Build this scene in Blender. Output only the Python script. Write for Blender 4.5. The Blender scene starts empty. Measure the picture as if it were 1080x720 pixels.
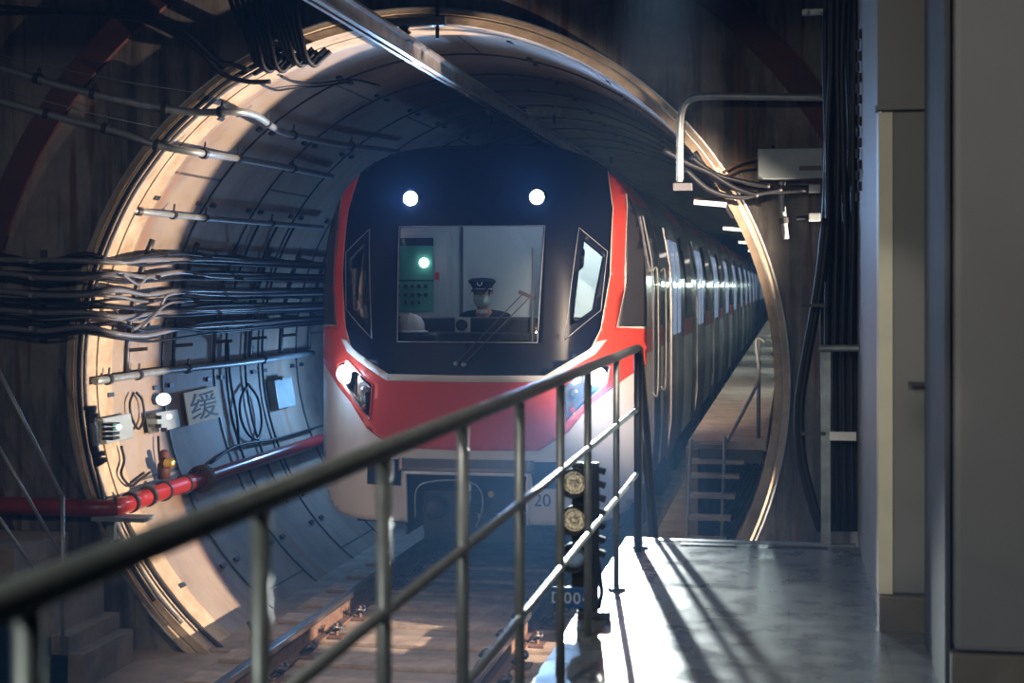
import bpy, bmesh, math, random
from mathutils import Vector, Matrix
random.seed(7)
C = bpy.context.scene.collection
PI = math.pi
F = 1600.0                                  # focal length in pixels of the 1080 x 720 frame
TH = math.atan(292 / F); SN, CS = math.sin(TH), math.cos(TH)
EYE = Vector((0, 0, 1.5))

# ------------------------------------------------------------------ survey helpers: pixel + known plane -> place
def ray(px, py):
    u = (px - 540) / F; w = -(py - 303) / F
    return Vector((u * CS - SN, CS + u * SN, w))
def un(px, py, X=None, Y=None, Z=None):
    d = ray(px, py)
    if Y is not None: t = Y / d.y
    elif X is not None: t = X / d.x
    else: t = (Z - 1.5) / d.z
    return EYE + d * t
TX, TZ, TR, TY = -2.70, 0.83, 2.61, 10.8     # tunnel centre, radius, portal plane
def cyl(px, py, off=0.0):
    d = ray(px, py); r = TR - off
    ox, oz = -TX, 1.5 - TZ
    a = d.x * d.x + d.z * d.z; b = 2 * (ox * d.x + oz * d.z); c = ox * ox + oz * oz - r * r
    t = (-b + math.sqrt(max(0, b * b - 4 * a * c))) / (2 * a)
    return EYE + d * t
def tun(ang, y, off=0.0):
    a = math.radians(ang)
    return Vector((TX + (TR - off) * math.cos(a), y, TZ + (TR - off) * math.sin(a)))
def ang_of(p): return math.degrees(math.atan2(p.z - TZ, p.x - TX))

# ------------------------------------------------------------------ materials
def new_mat(name):
    m = bpy.data.materials.new(name); m.use_nodes = True
    return m, m.node_tree, m.node_tree.nodes['Principled BSDF']
def N(t, ty, **k):
    n = t.nodes.new(ty)
    for a, v in k.items(): setattr(n, a, v)
    return n
def ramp(t, pts):
    r = t.nodes.new('ShaderNodeValToRGB'); e = r.color_ramp.elements
    while len(e) < len(pts): e.new(0.5)
    for q, (p, c) in zip(e, pts):
        q.position = p; q.color = (c[0], c[1], c[2], 1) if isinstance(c, (tuple, list)) else (c, c, c, 1)
    return r
def plain(name, col, rough=0.5, metal=0.0, var=0.12, scale=6, bump=0.0, spec=0.5, emit=None, es=0, coat=0):
    m, t, p = new_mat(name)
    tc = N(t, 'ShaderNodeTexCoord'); nz = N(t, 'ShaderNodeTexNoise'); nz.inputs['Scale'].default_value = scale; nz.inputs['Detail'].default_value = 5
    t.links.new(tc.outputs['Object'], nz.inputs['Vector'])
    lo = tuple(c * (1 - var) for c in col); hi = tuple(min(1, c * (1 + var)) for c in col)
    r = ramp(t, [(0.3, lo), (0.7, hi)]); t.links.new(nz.outputs['Fac'], r.inputs['Fac'])
    t.links.new(r.outputs['Color'], p.inputs['Base Color'])
    p.inputs['Roughness'].default_value = rough; p.inputs['Metallic'].default_value = metal
    p.inputs['Specular IOR Level'].default_value = spec; p.inputs['Coat Weight'].default_value = coat
    if bump:
        b = N(t, 'ShaderNodeBump'); b.inputs['Strength'].default_value = bump; b.inputs['Distance'].default_value = 0.01
        t.links.new(nz.outputs['Fac'], b.inputs['Height']); t.links.new(b.outputs['Normal'], p.inputs['Normal'])
    if emit:
        p.inputs['Emission Color'].default_value = (*emit, 1); p.inputs['Emission Strength'].default_value = es
    return m
def concrete(name, base, dark, streak=0.0, rough=0.85, scale=2.5, board=0.0, rust=None):
    m, t, p = new_mat(name); L = t.links.new
    tc = N(t, 'ShaderNodeTexCoord')
    n1 = N(t, 'ShaderNodeTexNoise'); n1.inputs['Scale'].default_value = scale; n1.inputs['Detail'].default_value = 8; n1.inputs['Roughness'].default_value = .65
    L(tc.outputs['Object'], n1.inputs['Vector'])
    r1 = ramp(t, [(0.25, dark), (0.62, base)]); L(n1.outputs['Fac'], r1.inputs['Fac'])
    col = r1.outputs['Color']
    if streak:
        mp = N(t, 'ShaderNodeMapping'); mp.inputs['Scale'].default_value = (3.2, 3.2, 0.35); L(tc.outputs['Object'], mp.inputs['Vector'])
        n2 = N(t, 'ShaderNodeTexNoise'); n2.inputs['Scale'].default_value = 1.0; n2.inputs['Detail'].default_value = 7; n2.inputs['Roughness'].default_value = .7
        L(mp.outputs['Vector'], n2.inputs['Vector'])
        r2 = ramp(t, [(0.46, 1.0), (0.60, 0.10)]); L(n2.outputs['Fac'], r2.inputs['Fac'])
        mx = N(t, 'ShaderNodeMix', data_type='RGBA', blend_type='MULTIPLY'); mx.inputs[0].default_value = streak
        L(col, mx.inputs[6]); L(r2.outputs['Color'], mx.inputs[7]); col = mx.outputs[2]
        if rust:
            mp3 = N(t, 'ShaderNodeMapping'); mp3.inputs['Scale'].default_value = (9, 9, 0.5); mp3.inputs['Location'].default_value = (3, 1, 5); L(tc.outputs['Object'], mp3.inputs['Vector'])
            n3 = N(t, 'ShaderNodeTexNoise'); n3.inputs['Scale'].default_value = 1.0; n3.inputs['Detail'].default_value = 6; L(mp3.outputs['Vector'], n3.inputs['Vector'])
            r3 = ramp(t, [(0.58, 0.0), (0.66, 1.0)]); L(n3.outputs['Fac'], r3.inputs['Fac'])
            mx3 = N(t, 'ShaderNodeMix', data_type='RGBA'); L(r3.outputs['Color'], mx3.inputs[0]); L(col, mx3.inputs[6]); mx3.inputs[7].default_value = (*rust, 1); col = mx3.outputs[2]
    if board:
        sx = N(t, 'ShaderNodeTexWave', bands_direction='X', wave_profile='SAW'); sx.inputs['Scale'].default_value = board; L(tc.outputs['Object'], sx.inputs['Vector'])
        rb = ramp(t, [(0.0, 0.55), (0.05, 1.0)]); L(sx.outputs['Fac'], rb.inputs['Fac'])
        mb = N(t, 'ShaderNodeMix', data_type='RGBA', blend_type='MULTIPLY'); mb.inputs[0].default_value = 0.55; L(col, mb.inputs[6]); L(rb.outputs['Color'], mb.inputs[7]); col = mb.outputs[2]
    L(col, p.inputs['Base Color']); p.inputs['Roughness'].default_value = rough
    b = N(t, 'ShaderNodeBump'); b.inputs['Strength'].default_value = 0.5; b.inputs['Distance'].default_value = 0.01
    L(n1.outputs['Fac'], b.inputs['Height']); L(b.outputs['Normal'], p.inputs['Normal'])
    return m

M = {}
M['wall'] = concrete('stained_concrete_wall', (.20, .18, .165), (.09, .08, .075), streak=0.85, board=0.12, rust=(.09, .045, .022))
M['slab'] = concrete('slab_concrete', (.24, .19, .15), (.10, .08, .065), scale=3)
M['lip'] = concrete('portal_lip_concrete', (.42, .33, .24), (.2, .14, .09), scale=5)
M['ceiling'] = concrete('ceiling_concrete', (.10, .095, .09), (.05, .045, .04))
M['sleeper'] = concrete('sleeper_concrete', (.30, .23, .18), (.12, .09, .07), scale=5, board=2.2)
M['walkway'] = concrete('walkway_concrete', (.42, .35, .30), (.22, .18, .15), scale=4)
M['black'] = plain('black_rubber', (.010, .011, .014), .45)
M['cable'] = plain('black_cable_sheath', (.010, .011, .015), .5, spec=.3)
M['cable_grey'] = plain('grey_cable_sheath', (.13, .13, .145), .35)
M['steel'] = plain('brushed_steel', (.24, .25, .24), .38, 0.4, var=.15, scale=20)
M['galv'] = plain('galvanised_steel', (.26, .29, .31), .45, 0.5, var=.2, scale=14)
M['dark_steel'] = plain('dark_steel', (.05, .05, .055), .45, .6)
M['rail_head'] = plain('polished_rail_steel', (.35, .33, .34), .25, .95, scale=15)
M['matt_dark'] = plain('matt_dark_paint', (.05, .05, .06), .75)
M['rust'] = plain('rusty_steel', (.10, .055, .035), .8, .2, var=.4, scale=25, bump=.4)
M['rusty_red'] = plain('red_lead_band', (.05, .012, .011), .7, 0, var=.3)
M['red_pipe'] = plain('red_pipe_paint', (.22, .018, .018), .3, 0, var=.15, coat=.3)
M['alu'] = plain('aluminium', (.50, .47, .45), .35, .9, var=.25, scale=9)
M['train_red'] = plain('train_red_paint', (.60, .06, .04), .3, 0, var=.03, coat=.5)
M['train_white'] = plain('train_white_paint', (.62, .60, .58), .35, 0, var=.04, coat=.3)
M['train_black'] = plain('train_black_gloss', (.007, .010, .022), .30, 0, var=.05, spec=.08)
M['train_grey'] = plain('train_dark_grey', (.075, .075, .085), .25, .5, var=.1)
M['train_silver'] = plain('train_silver', (.36, .35, .36), .25, .8, var=.08)
M['train_roof'] = plain('train_roof_grey', (.10, .10, .11), .5, .3)
M['under'] = plain('underframe_black', (.012, .013, .016), .6)
M['window_lit'] = plain('lit_carriage_window', (.02, .03, .04), .12, 0, emit=(.45, .62, 1.0), es=.38)
M['window_dark'] = plain('dark_carriage_window', (.015, .018, .022), .08)
M['cab_grey'] = plain('cab_wall_grey_green', (.40, .47, .46), .5, var=.03)
M['cab_panel'] = plain('cab_panel_green', (.07, .30, .22), .4, var=.15)
M['cab_dark'] = plain('cab_dark_plastic', (.015, .017, .02), .5)
M['cream'] = plain('cream_paint', (.62, .58, .44), .4, var=.06)
M['panel_grey'] = plain('grey_cladding', (.17, .168, .16), .5, var=.08, scale=1.6)
M['panel_pale'] = plain('pale_cladding', (.19, .187, .187), .55, var=.08, scale=1.6)
M['skirting'] = plain('skirting_stone', (.17, .145, .11), .3, var=.15)
M['cloth'] = plain('navy_uniform', (.012, .014, .025), .8)
M['skin'] = plain('skin', (.50, .30, .21), .5)
M['mask'] = plain('pale_green_mask', (.52, .68, .60), .8)
M['plastic_white'] = plain('white_plastic', (.72, .70, .66), .4)
M['sign'] = plain('yellowed_board', (.85, .76, .55), .6, var=.08)
M['ink'] = plain('black_ink', (.012, .012, .012), .6)
M['blue_plate'] = plain('blue_enamel', (.02, .10, .30), .35)
M['white_ink'] = plain('white_lettering', (.6, .65, .7), .5)
M['box_grey'] = plain('grey_enclosure', (.22, .26, .28), .5, .1)
M['brass'] = plain('brass', (.6, .42, .12), .35, .9)
M['porcelain'] = plain('dark_insulator', (.02, .015, .015), .25)
M['handle_red'] = plain('tail_lamp_red', (.6, .02, .02), .2)
def emat(name, col, s):
    m, t, p = new_mat(name); p.inputs['Base Color'].default_value = (*[c * .5 for c in col], 1)
    p.inputs['Emission Color'].default_value = (*col, 1); p.inputs['Emission Strength'].default_value = s
    return m
M['head_hi'] = emat('upper_headlight', (.82, .92, 1.0), 22)
M['head_lo'] = emat('lower_headlight', (.85, .93, 1.0), 14)
M['tube_lamp'] = emat('fluorescent_tube', (1.0, .93, .88), 2)
M['tube_cool'] = emat('cool_lamp', (.75, 1.0, .97), 60)
M['led_green'] = emat('green_led', (.3, 1, .6), 8)
M['cab_glow'] = emat('cab_glow_spot', (1, .97, 1), 12)
M['wall_lamp'] = emat('small_wall_lamp', (.85, .95, 1), 1.3)
def lens_mat():
    m, t, p = new_mat('signal_lens'); L = t.links.new
    tc = N(t, 'ShaderNodeTexCoord'); v = N(t, 'ShaderNodeTexVoronoi'); v.inputs['Scale'].default_value = 120; v.inputs['Randomness'].default_value = .35
    L(tc.outputs['Object'], v.inputs['Vector'])
    r = ramp(t, [(0.33, (.95, .82, .55)), (0.6, (.10, .08, .05))]); L(v.outputs['Distance'], r.inputs['Fac']); L(r.outputs['Color'], p.inputs['Base Color']); L(r.outputs['Color'], p.inputs['Emission Color']); p.inputs['Emission Strength'].default_value = .45  # lens pattern glows faintly in place of reflected light
    p.inputs['Roughness'].default_value = .25; return m
M['lens'] = lens_mat()
M['lens_blue'] = plain('pale_blue_lens', (.35, .5, .75), .15)
def glass_mat(name, tint, refl=1.0):
    m, t, p = new_mat(name); L = t.links.new; out = t.nodes['Material Output']
    tr = N(t, 'ShaderNodeBsdfTransparent'); tr.inputs['Color'].default_value = (*tint, 1)
    gl = N(t, 'ShaderNodeBsdfGlossy'); gl.inputs['Roughness'].default_value = .03
    fr = N(t, 'ShaderNodeFresnel'); fr.inputs['IOR'].default_value = 1.45
    mx = N(t, 'ShaderNodeMixShader'); L(fr.outputs['Fac'], mx.inputs[0]); L(tr.outputs[0], mx.inputs[1]); L(gl.outputs[0], mx.inputs[2]); L(mx.outputs[0], out.inputs['Surface'])
    return m
M['glass'] = glass_mat('windscreen_glass', (.82, .85, .89))
M['clear'] = glass_mat('clear_lens', (.9, .92, .95))
def lining_mat():
    m, t, p = new_mat('segment_lining'); L = t.links.new
    uv = N(t, 'ShaderNodeUVMap')
    br = N(t, 'ShaderNodeTexBrick'); br.offset = .5; br.inputs['Scale'].default_value = 1.0
    br.inputs['Brick Width'].default_value = 2.6; br.inputs['Row Height'].default_value = 1.2; br.inputs['Mortar Size'].default_value = .012; br.inputs['Mortar Smooth'].default_value = .3
    br.inputs['Color1'].default_value = (1, 1, 1, 1); br.inputs['Color2'].default_value = (.9, .9, .9, 1); br.inputs['Mortar'].default_value = (.25, .25, .25, 1)
    L(uv.outputs['UV'], br.inputs['Vector'])
    tc = N(t, 'ShaderNodeTexCoord')
    n = N(t, 'ShaderNodeTexNoise'); n.inputs['Scale'].default_value = 1.6; n.inputs['Detail'].default_value = 7; n.inputs['Roughness'].default_value = .65; L(tc.outputs['Object'], n.inputs['Vector'])
    r = ramp(t, [(0.28, (.12, .088, .068)), (0.5, (.235, .19, .155)), (0.7, (.28, .23, .185))]); L(n.outputs['Fac'], r.inputs['Fac'])
    mx = N(t, 'ShaderNodeMix', data_type='RGBA', blend_type='MULTIPLY'); mx.inputs[0].default_value = 1; L(r.outputs['Color'], mx.inputs[6]); L(br.outputs['Color'], mx.inputs[7])
    # rust and water streaks that run around the ring
    mp = N(t, 'ShaderNodeMapping'); mp.inputs['Scale'].default_value = (.22, 3.2, 1); L(uv.outputs['UV'], mp.inputs['Vector'])
    n2 = N(t, 'ShaderNodeTexNoise'); n2.inputs['Scale'].default_value = 1.5; n2.inputs['Detail'].default_value = 6; L(mp.outputs['Vector'], n2.inputs['Vector'])
    r2 = ramp(t, [(0.55, 0), (0.7, .75)]); L(n2.outputs['Fac'], r2.inputs['Fac'])
    m2 = N(t, 'ShaderNodeMix', data_type='RGBA'); L(r2.outputs['Color'], m2.inputs[0]); L(mx.outputs[2], m2.inputs[6]); m2.inputs[7].default_value = (.22, .10, .05, 1)
    L(m2.outputs[2], p.inputs['Base Color']); p.inputs['Roughness'].default_value = .55
    b = N(t, 'ShaderNodeBump'); b.inputs['Strength'].default_value = .8; b.inputs['Distance'].default_value = .02; L(br.outputs['Color'], b.inputs['Height'])
    b2 = N(t, 'ShaderNodeBump'); b2.inputs['Strength'].default_value = .3; b2.inputs['Distance'].default_value = .01; L(n.outputs['Fac'], b2.inputs['Height']); L(b.outputs['Normal'], b2.inputs['Normal'])
    L(b2.outputs['Normal'], p.inputs['Normal'])
    return m
M['lining'] = lining_mat()
def tile_mat():
    m, t, p = new_mat('platform_tiles'); L = t.links.new
    tc = N(t, 'ShaderNodeTexCoord')
    br = N(t, 'ShaderNodeTexBrick'); br.offset = .5; br.inputs['Scale'].default_value = 1.0
    br.inputs['Brick Width'].default_value = .8; br.inputs['Row Height'].default_value = .6; br.inputs['Mortar Size'].default_value = .004
    br.inputs['Color1'].default_value = (.20, .21, .215, 1); br.inputs['Color2'].default_value = (.165, .175, .18, 1); br.inputs['Mortar'].default_value = (.12, .12, .12, 1)
    L(tc.outputs['Object'], br.inputs['Vector'])
    n = N(t, 'ShaderNodeTexNoise'); n.inputs['Scale'].default_value = 5; n.inputs['Detail'].default_value = 8; L(tc.outputs['Object'], n.inputs['Vector'])
    r = ramp(t, [(0.35, .78), (0.6, 1)]); L(n.outputs['Fac'], r.inputs['Fac'])
    mx = N(t, 'ShaderNodeMix', data_type='RGBA', blend_type='MULTIPLY'); mx.inputs[0].default_value = 1; L(br.outputs['Color'], mx.inputs[6]); L(r.outputs['Color'], mx.inputs[7])
    L(mx.outputs[2], p.inputs['Base Color'])
    rr = ramp(t, [(0.3, .22), (0.7, .38)]); L(n.outputs['Fac'], rr.inputs['Fac']); L(rr.outputs['Color'], p.inputs['Roughness'])
    b = N(t, 'ShaderNodeBump'); b.inputs['Strength'].default_value = .12; b.inputs['Distance'].default_value = .004; L(n.outputs['Fac'], b.inputs['Height']); L(b.outputs['Normal'], p.inputs['Normal'])
    return m
M['tiles'] = tile_mat()

# ------------------------------------------------------------------ mesh helpers
def box(bm, c, s, rz=0, rx=0, ry=0, bev=0):
    mt = Matrix.Translation(Vector(c)) @ Matrix.Rotation(rz, 4, 'Z') @ Matrix.Rotation(ry, 4, 'Y') @ Matrix.Rotation(rx, 4, 'X') @ Matrix.Diagonal((*s, 1))
    r = bmesh.ops.create_cube(bm, size=1, matrix=mt)
    if bev:
        ed = list({e for v in r['verts'] for e in v.link_edges})
        bmesh.ops.bevel(bm, geom=ed, offset=bev, segments=2, affect='EDGES', profile=.7)
    return bm
def mm(bm, x0, x1, y0, y1, z0, z1, bev=0):
    return box(bm, ((x0 + x1) / 2, (y0 + y1) / 2, (z0 + z1) / 2), (x1 - x0, y1 - y0, z1 - z0), bev=bev)
def cylr(bm, p, q, r, n=12, r2=None):
    p = Vector(p); q = Vector(q); d = q - p
    mt = Matrix.Translation((p + q) / 2) @ d.to_track_quat('Z', 'Y').to_matrix().to_4x4()
    bmesh.ops.create_cone(bm, cap_ends=True, segments=n, radius1=r, radius2=r if r2 is None else r2, depth=d.length, matrix=mt)
    return bm
def spline(pts, k=6):
    P = [Vector(p) for p in pts]
    if len(P) < 3: return P
    P = [P[0] * 2 - P[1]] + P + [P[-1] * 2 - P[-2]]; out = []
    for i in range(1, len(P) - 2):
        a, b, c, d = P[i - 1:i + 3]
        for j in range(k):
            t = j / k
            out.append(.5 * ((2 * b) + (c - a) * t + (2 * a - 5 * b + 4 * c - d) * t * t + (3 * b - a - 3 * c + d) * t ** 3))
    out.append(P[-2]); return out
def tube(bm, pts, r, n=8, smooth=True, k=6):
    P = spline(pts, k) if smooth else [Vector(p) for p in pts]
    up = None; rings = []
    for i, p in enumerate(P):
        t = (P[min(i + 1, len(P) - 1)] - P[max(i - 1, 0)]).normalized()
        if up is None: up = Vector((0, 0, 1)) if abs(t.z) < .9 else Vector((1, 0, 0))
        s = t.cross(up).normalized(); up = s.cross(t).normalized()
        rings.append([bm.verts.new(p + (s * math.cos(a) + up * math.sin(a)) * r) for a in [2 * PI * j / n for j in range(n)]])
    for a, b in zip(rings, rings[1:]):
        for j in range(n):
            f = bm.faces.new((a[j], a[(j + 1) % n], b[(j + 1) % n], b[j])); f.smooth = True
    bm.faces.new(rings[0][::-1]); bm.faces.new(rings[-1]); return bm
def bar(bm, pts, w, h=None):
    for a, b in zip(pts, pts[1:]):
        a = Vector(a); b = Vector(b); d = b - a
        mt = Matrix.Translation((a + b) / 2) @ d.to_track_quat('Y', 'Z').to_matrix().to_4x4() @ Matrix.Diagonal((w, d.length + w * .5, h or w, 1))
        bmesh.ops.create_cube(bm, size=1, matrix=mt)
    return bm
def lathe(bm, prof, c, axis='Z', n=20):
    c = Vector(c); rings = []
    for r, h in prof:
        ring = []
        for j in range(n):
            a = 2 * PI * j / n
            v = Vector((r * math.cos(a), r * math.sin(a), h))
            if axis == 'Y': v = Vector((v.x, -v.z, v.y))       # positive height points towards -Y
            if axis == 'X': v = Vector((v.z, v.x, v.y))
            ring.append(bm.verts.new(c + v))
        rings.append(ring)
    for a, b in zip(rings, rings[1:]):
        for j in range(n):
            f = bm.faces.new((a[j], a[(j + 1) % n], b[(j + 1) % n], b[j])); f.smooth = True
    bm.faces.new(rings[0][::-1]); bm.faces.new(rings[-1]); return bm
B = bmesh.new
WL = {}
def obj(name, bm, mat, parent=None, solid=0, smooth=False, fix=True):
    if parent is not None:
        bmesh.ops.translate(bm, verts=bm.verts, vec=-WL[parent.name])
    if fix and not solid: bmesh.ops.recalc_face_normals(bm, faces=bm.faces)
    me = bpy.data.meshes.new(name); bm.to_mesh(me); bm.free()
    for m in (mat if isinstance(mat, list) else [mat]): me.materials.append(M[m] if isinstance(m, str) else m)
    if smooth:
        for p in me.polygons: p.use_smooth = True
    o = bpy.data.objects.new(name, me); C.objects.link(o)
    if parent is not None:
        o.parent = parent; WL[o.name] = WL[parent.name]
    else: WL[o.name] = Vector((0, 0, 0))
    if solid:
        s = o.modifiers.new('solid', 'SOLIDIFY'); s.thickness = solid; s.offset = -1
    return o
def tag(o, label, cat, group=None, kind=None):
    o['label'] = label; o['category'] = cat
    if group: o['group'] = group
    if kind: o['kind'] = kind
    return o
def thing(name, label, cat, loc, group=None):
    o = bpy.data.objects.new(name, None); C.objects.link(o); o.location = loc; o.empty_display_size = .1
    WL[o.name] = Vector(loc)
    return tag(o, label, cat, group)
def struct(name, bm, mat, **k):
    o = obj(name, bm, mat, **k); o['kind'] = 'structure'; return o
def ccopy(src, loc, label=None, rz=None):
    r = src.copy(); C.objects.link(r); r.location = loc
    if rz is not None: r.rotation_euler = (0, 0, rz)
    if label: r['label'] = label
    def kids(a, b):
        for ch in [x for x in bpy.data.objects if x.parent == a]:
            d = ch.copy(); C.objects.link(d); d.parent = b; kids(ch, d)
    kids(src, r); return r
def text_mesh(name, body, size, mat, parent, loc, rot, ext=.001, spacing=1.0, label=None):
    cu = bpy.data.curves.new(name, 'FONT'); cu.body = body; cu.size = size; cu.extrude = ext
    cu.align_x = 'CENTER'; cu.align_y = 'CENTER'; cu.space_character = spacing
    tmp = bpy.data.objects.new(name + '_tmp', cu); C.objects.link(tmp)
    bpy.context.view_layer.update()
    me = bpy.data.meshes.new_from_object(tmp.evaluated_get(bpy.context.evaluated_depsgraph_get()))
    bpy.data.objects.remove(tmp, do_unlink=True)
    me.materials.clear(); me.materials.append(M[mat])
    o = bpy.data.objects.new(name, me); C.objects.link(o); o.parent = parent
    o.location = Vector(loc) - WL[parent.name]; o.rotation_euler = rot
    return o

# ================================================================== THE SETTING
# portal wall with its round opening
RL = 2.70
bm = B(); n = 128; inn = []; out = []
X0, X1, Z0, Z1 = -9.0, 3.0, -2.4, 4.6
for i in range(n):
    a = 2 * PI * i / n; ca, sa = math.cos(a), math.sin(a)
    k = min((X1 - TX) / ca if ca > 1e-6 else 1e9, (X0 - TX) / ca if ca < -1e-6 else 1e9, (Z1 - TZ) / sa if sa > 1e-6 else 1e9, (Z0 - TZ) / sa if sa < -1e-6 else 1e9)
    inn.append((TX + RL * ca, TZ + RL * sa)); out.append((TX + k * ca, TZ + k * sa))
for y in (TY, TY + .35): pass
vi = [bm.verts.new((x, TY, z)) for x, z in inn]; vo = [bm.verts.new((x, TY, z)) for x, z in out]
vb = [bm.verts.new((x, TY + .35, z)) for x, z in inn]; vob = [bm.verts.new((x, TY + .35, z)) for x, z in out]
for i in range(n):
    j = (i + 1) % n
    bm.faces.new((vi[i], vi[j], vo[j], vo[i])); bm.faces.new((vi[i], vb[i], vb[j], vi[j])); bm.faces.new((vb[i], vob[i], vob[j], vb[j])); bm.faces.new((vo[i], vo[j], vob[j], vob[i]))
struct('wall_back', bm, 'wall')

def ring(bm, ra, rb, y0, y1, a0=0, a1=360, n=120):
    full = (a1 - a0) >= 360; secs = []
    for i in range(n + (0 if full else 1)):
        a = math.radians(a0 + (a1 - a0) * i / n)
        secs.append([bm.verts.new((TX + r * math.cos(a), y, TZ + r * math.sin(a))) for r, y in ((ra, y0), (rb, y0), (rb, y1), (ra, y1))])
    m_ = len(secs)
    for i in range(m_ if full else m_ - 1):
        a, b = secs[i], secs[(i + 1) % m_]
        for k in range(4): bm.faces.new((a[k], a[(k + 1) % 4], b[(k + 1) % 4], b[k]))
    if not full: bm.faces.new(secs[0]); bm.faces.new(secs[-1][::-1])
    return bm
bm = B(); ring(bm, 2.60, 2.655, TY - .02, TY + .22); ring(bm, 2.60, 2.64, TY + .25, TY + .5); ring(bm, 2.668, 2.70, TY - .05, TY + .3)
struct('trim_1', bm, 'lip')
bm = B(); ring(bm, 2.655, 2.668, TY - .01, TY + .3); ring(bm, 2.70, 2.712, TY - .055, TY)
struct('trim_2', bm, 'galv')
bm = B(); ring(bm, 3.38, 3.58, TY - .05, TY, 24, 205); struct('trim_3', bm, 'rusty_red')

# segmental tunnel lining
bm = B(); uvl = bm.loops.layers.uv.new('UVMap'); NS = 96; ys = [TY + .3 + i * 1.2 for i in range(0, 92)]
rows = []
for y in ys: rows.append([bm.verts.new((TX + TR * math.cos(2 * PI * j / NS), y, TZ + TR * math.sin(2 * PI * j / NS))) for j in range(NS)])
per = 2 * PI * TR
for i in range(len(rows) - 1):
    for j in range(NS):
        f = bm.faces.new((rows[i][j], rows[i + 1][j], rows[i + 1][(j + 1) % NS], rows[i][(j + 1) % NS])); f.smooth = True
        for lp, (u, v) in zip(f.loops, ((j, i), (j, i + 1), (j + 1, i + 1), (j + 1, i))): lp[uvl].uv = (u * per / NS, v * 1.2)
ends = [bm.verts.new(v.co) for v in rows[-1]]; bm.faces.new(ends)
struct('wall_tunnel', bm, 'lining', fix=False)
# bolt pockets are small raised grommets and joint gaskets around each of the first rings
bm = B()
for i in range(1, 9):
    y = TY + .3 + i * 1.2
    ring(bm, TR - .012, TR - .001, y - .012, y + .012, n=96)
struct('trim_4', bm, 'dark_steel')
bm = B()
for i in range(0, 9):
    for k in range(20):
        a = 18 * k + 4; y = TY + .3 + i * 1.2
        for dy in (.16, -.16):
            if y + dy < TY + .35: continue
            p = tun(a, y + dy, .012); box(bm, p, (.02, .10, .035), ry=-math.radians(a))
struct('trim_5', bm, 'dark_steel')

# station shell
bm = B(); mm(bm, -.96, 5, -3, 9.0, -.28, 0); struct('floor', bm, 'tiles')
bm = B(); mm(bm, -.96, .38, 9.0, 9.08, -.28, 0.004); struct('trim_6', bm, 'galv')
bm = B(); mm(bm, -.62, -.30, 8.86, 8.93, 0, .006); mm(bm, -.12, .22, 8.86, 8.93, 0, .006); struct('trim_7', bm, 'dark_steel')
bm = B(); mm(bm, -.92, 5, -3, 8.98, -2.2, -.28); struct('wall_platform', bm, 'wall')
bm = B(); mm(bm, -9, 5, -3, TY, 4.5, 4.7); struct('ceiling', bm, 'ceiling')
bm = B(); mm(bm, -9, 5, 4.85, 5.15, 3.20, 4.5); struct('ceiling_beam', bm, 'ceiling')
bm = B(); mm(bm, -9.1, -8.9, -3, TY, -2.2, 4.5); struct('wall_left', bm, 'wall')
bm = B(); mm(bm, -9, -.9, -3, TY, -2.3, -1.45); mm(bm, -.92, 3, 8.98, TY, -2.3, -1.05); struct('ground', bm, 'slab')
bm = B(); mm(bm, -9, -4.05, 4, TY - .002, -1.45, -1.24); struct('floor_ledge', bm, 'slab')
# track slab, through the tunnel too
bm = B(); mm(bm, -3.95, -1.45, 4, 112, -1.45, -1.12); struct('floor_track', bm, 'slab')
bm = B(); mm(bm, -4.75, -3.95, TY, 112, -1.45, -1.22); mm(bm, -1.45, -.85, TY, 112, -1.45, -1.22); struct('floor_tunnel', bm, 'slab')

# right side wall, door bay and column
pb = un(925, 660, Z=0); wy = 6.85; wx = .40
bm = B(); mm(bm, wx, wx + .25, wy, 10.20, 0, 4.5); mm(bm, wx, wx + .25, 8.98, 10.20, -1.05, 0); struct('wall_right', bm, 'panel_pale')
bm = B(); mm(bm, .42, .70, 10.60, TY - .001, -1.05, 4.5); struct('wall_light_block', bm, 'panel_pale')  # added unseen block, keeps the work lamp off the right portal wall
a925, a941, a985, a1001 = [un(p, 400, Y=wy).x for p in (925, 941, 985, 1001)]
zt = un(940, 112, Y=wy).z
bm = B(); mm(bm, a925, a985, wy - .03, wy + .25, zt, 4.5); mm(bm, a925 - .01, a985, wy - .05, wy, zt - .02, zt); struct('wall_lintel', bm, 'panel_grey')
bm = B(); mm(bm, a985 - .01, 3.2, wy + .12, wy + .3, 0, 4.5); struct('wall_recess', bm, 'panel_grey')
bm = B(); mm(bm, a925 + .005, a985 - .02, wy - .06, wy + .1, 0, .155, bev=.006); struct('baseboard_right', bm, 'skirting')
bm = B(); mm(bm, a925 + .004, a941, wy - .03, wy + .1, .16, zt - .03); struct('trim_8', bm, 'cream')
door = struct('door_1', mm(B(), a941 + .004, a985 - .012, wy - .02, wy + .03, .165, zt - .03, bev=.004), 'panel_grey')
hp = un(975, 404, Y=wy)
bm = B(); mm(bm, hp.x + .02, hp.x + .045, wy - .03, wy - .02, hp.z - .12, hp.z + .05, bev=.003)
cylr(bm, (hp.x + .03, wy - .02, hp.z), (hp.x + .03, wy - .075, hp.z), .011); bar(bm, [(hp.x + .035, wy - .07, hp.z), (hp.x - .07, wy - .07, hp.z + .002)], .018)
cylr(bm, (hp.x + .03, wy - .02, hp.z - .09), (hp.x + .03, wy - .04, hp.z - .09), .012)
obj('door_handle', bm, 'dark_steel', door)
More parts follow.
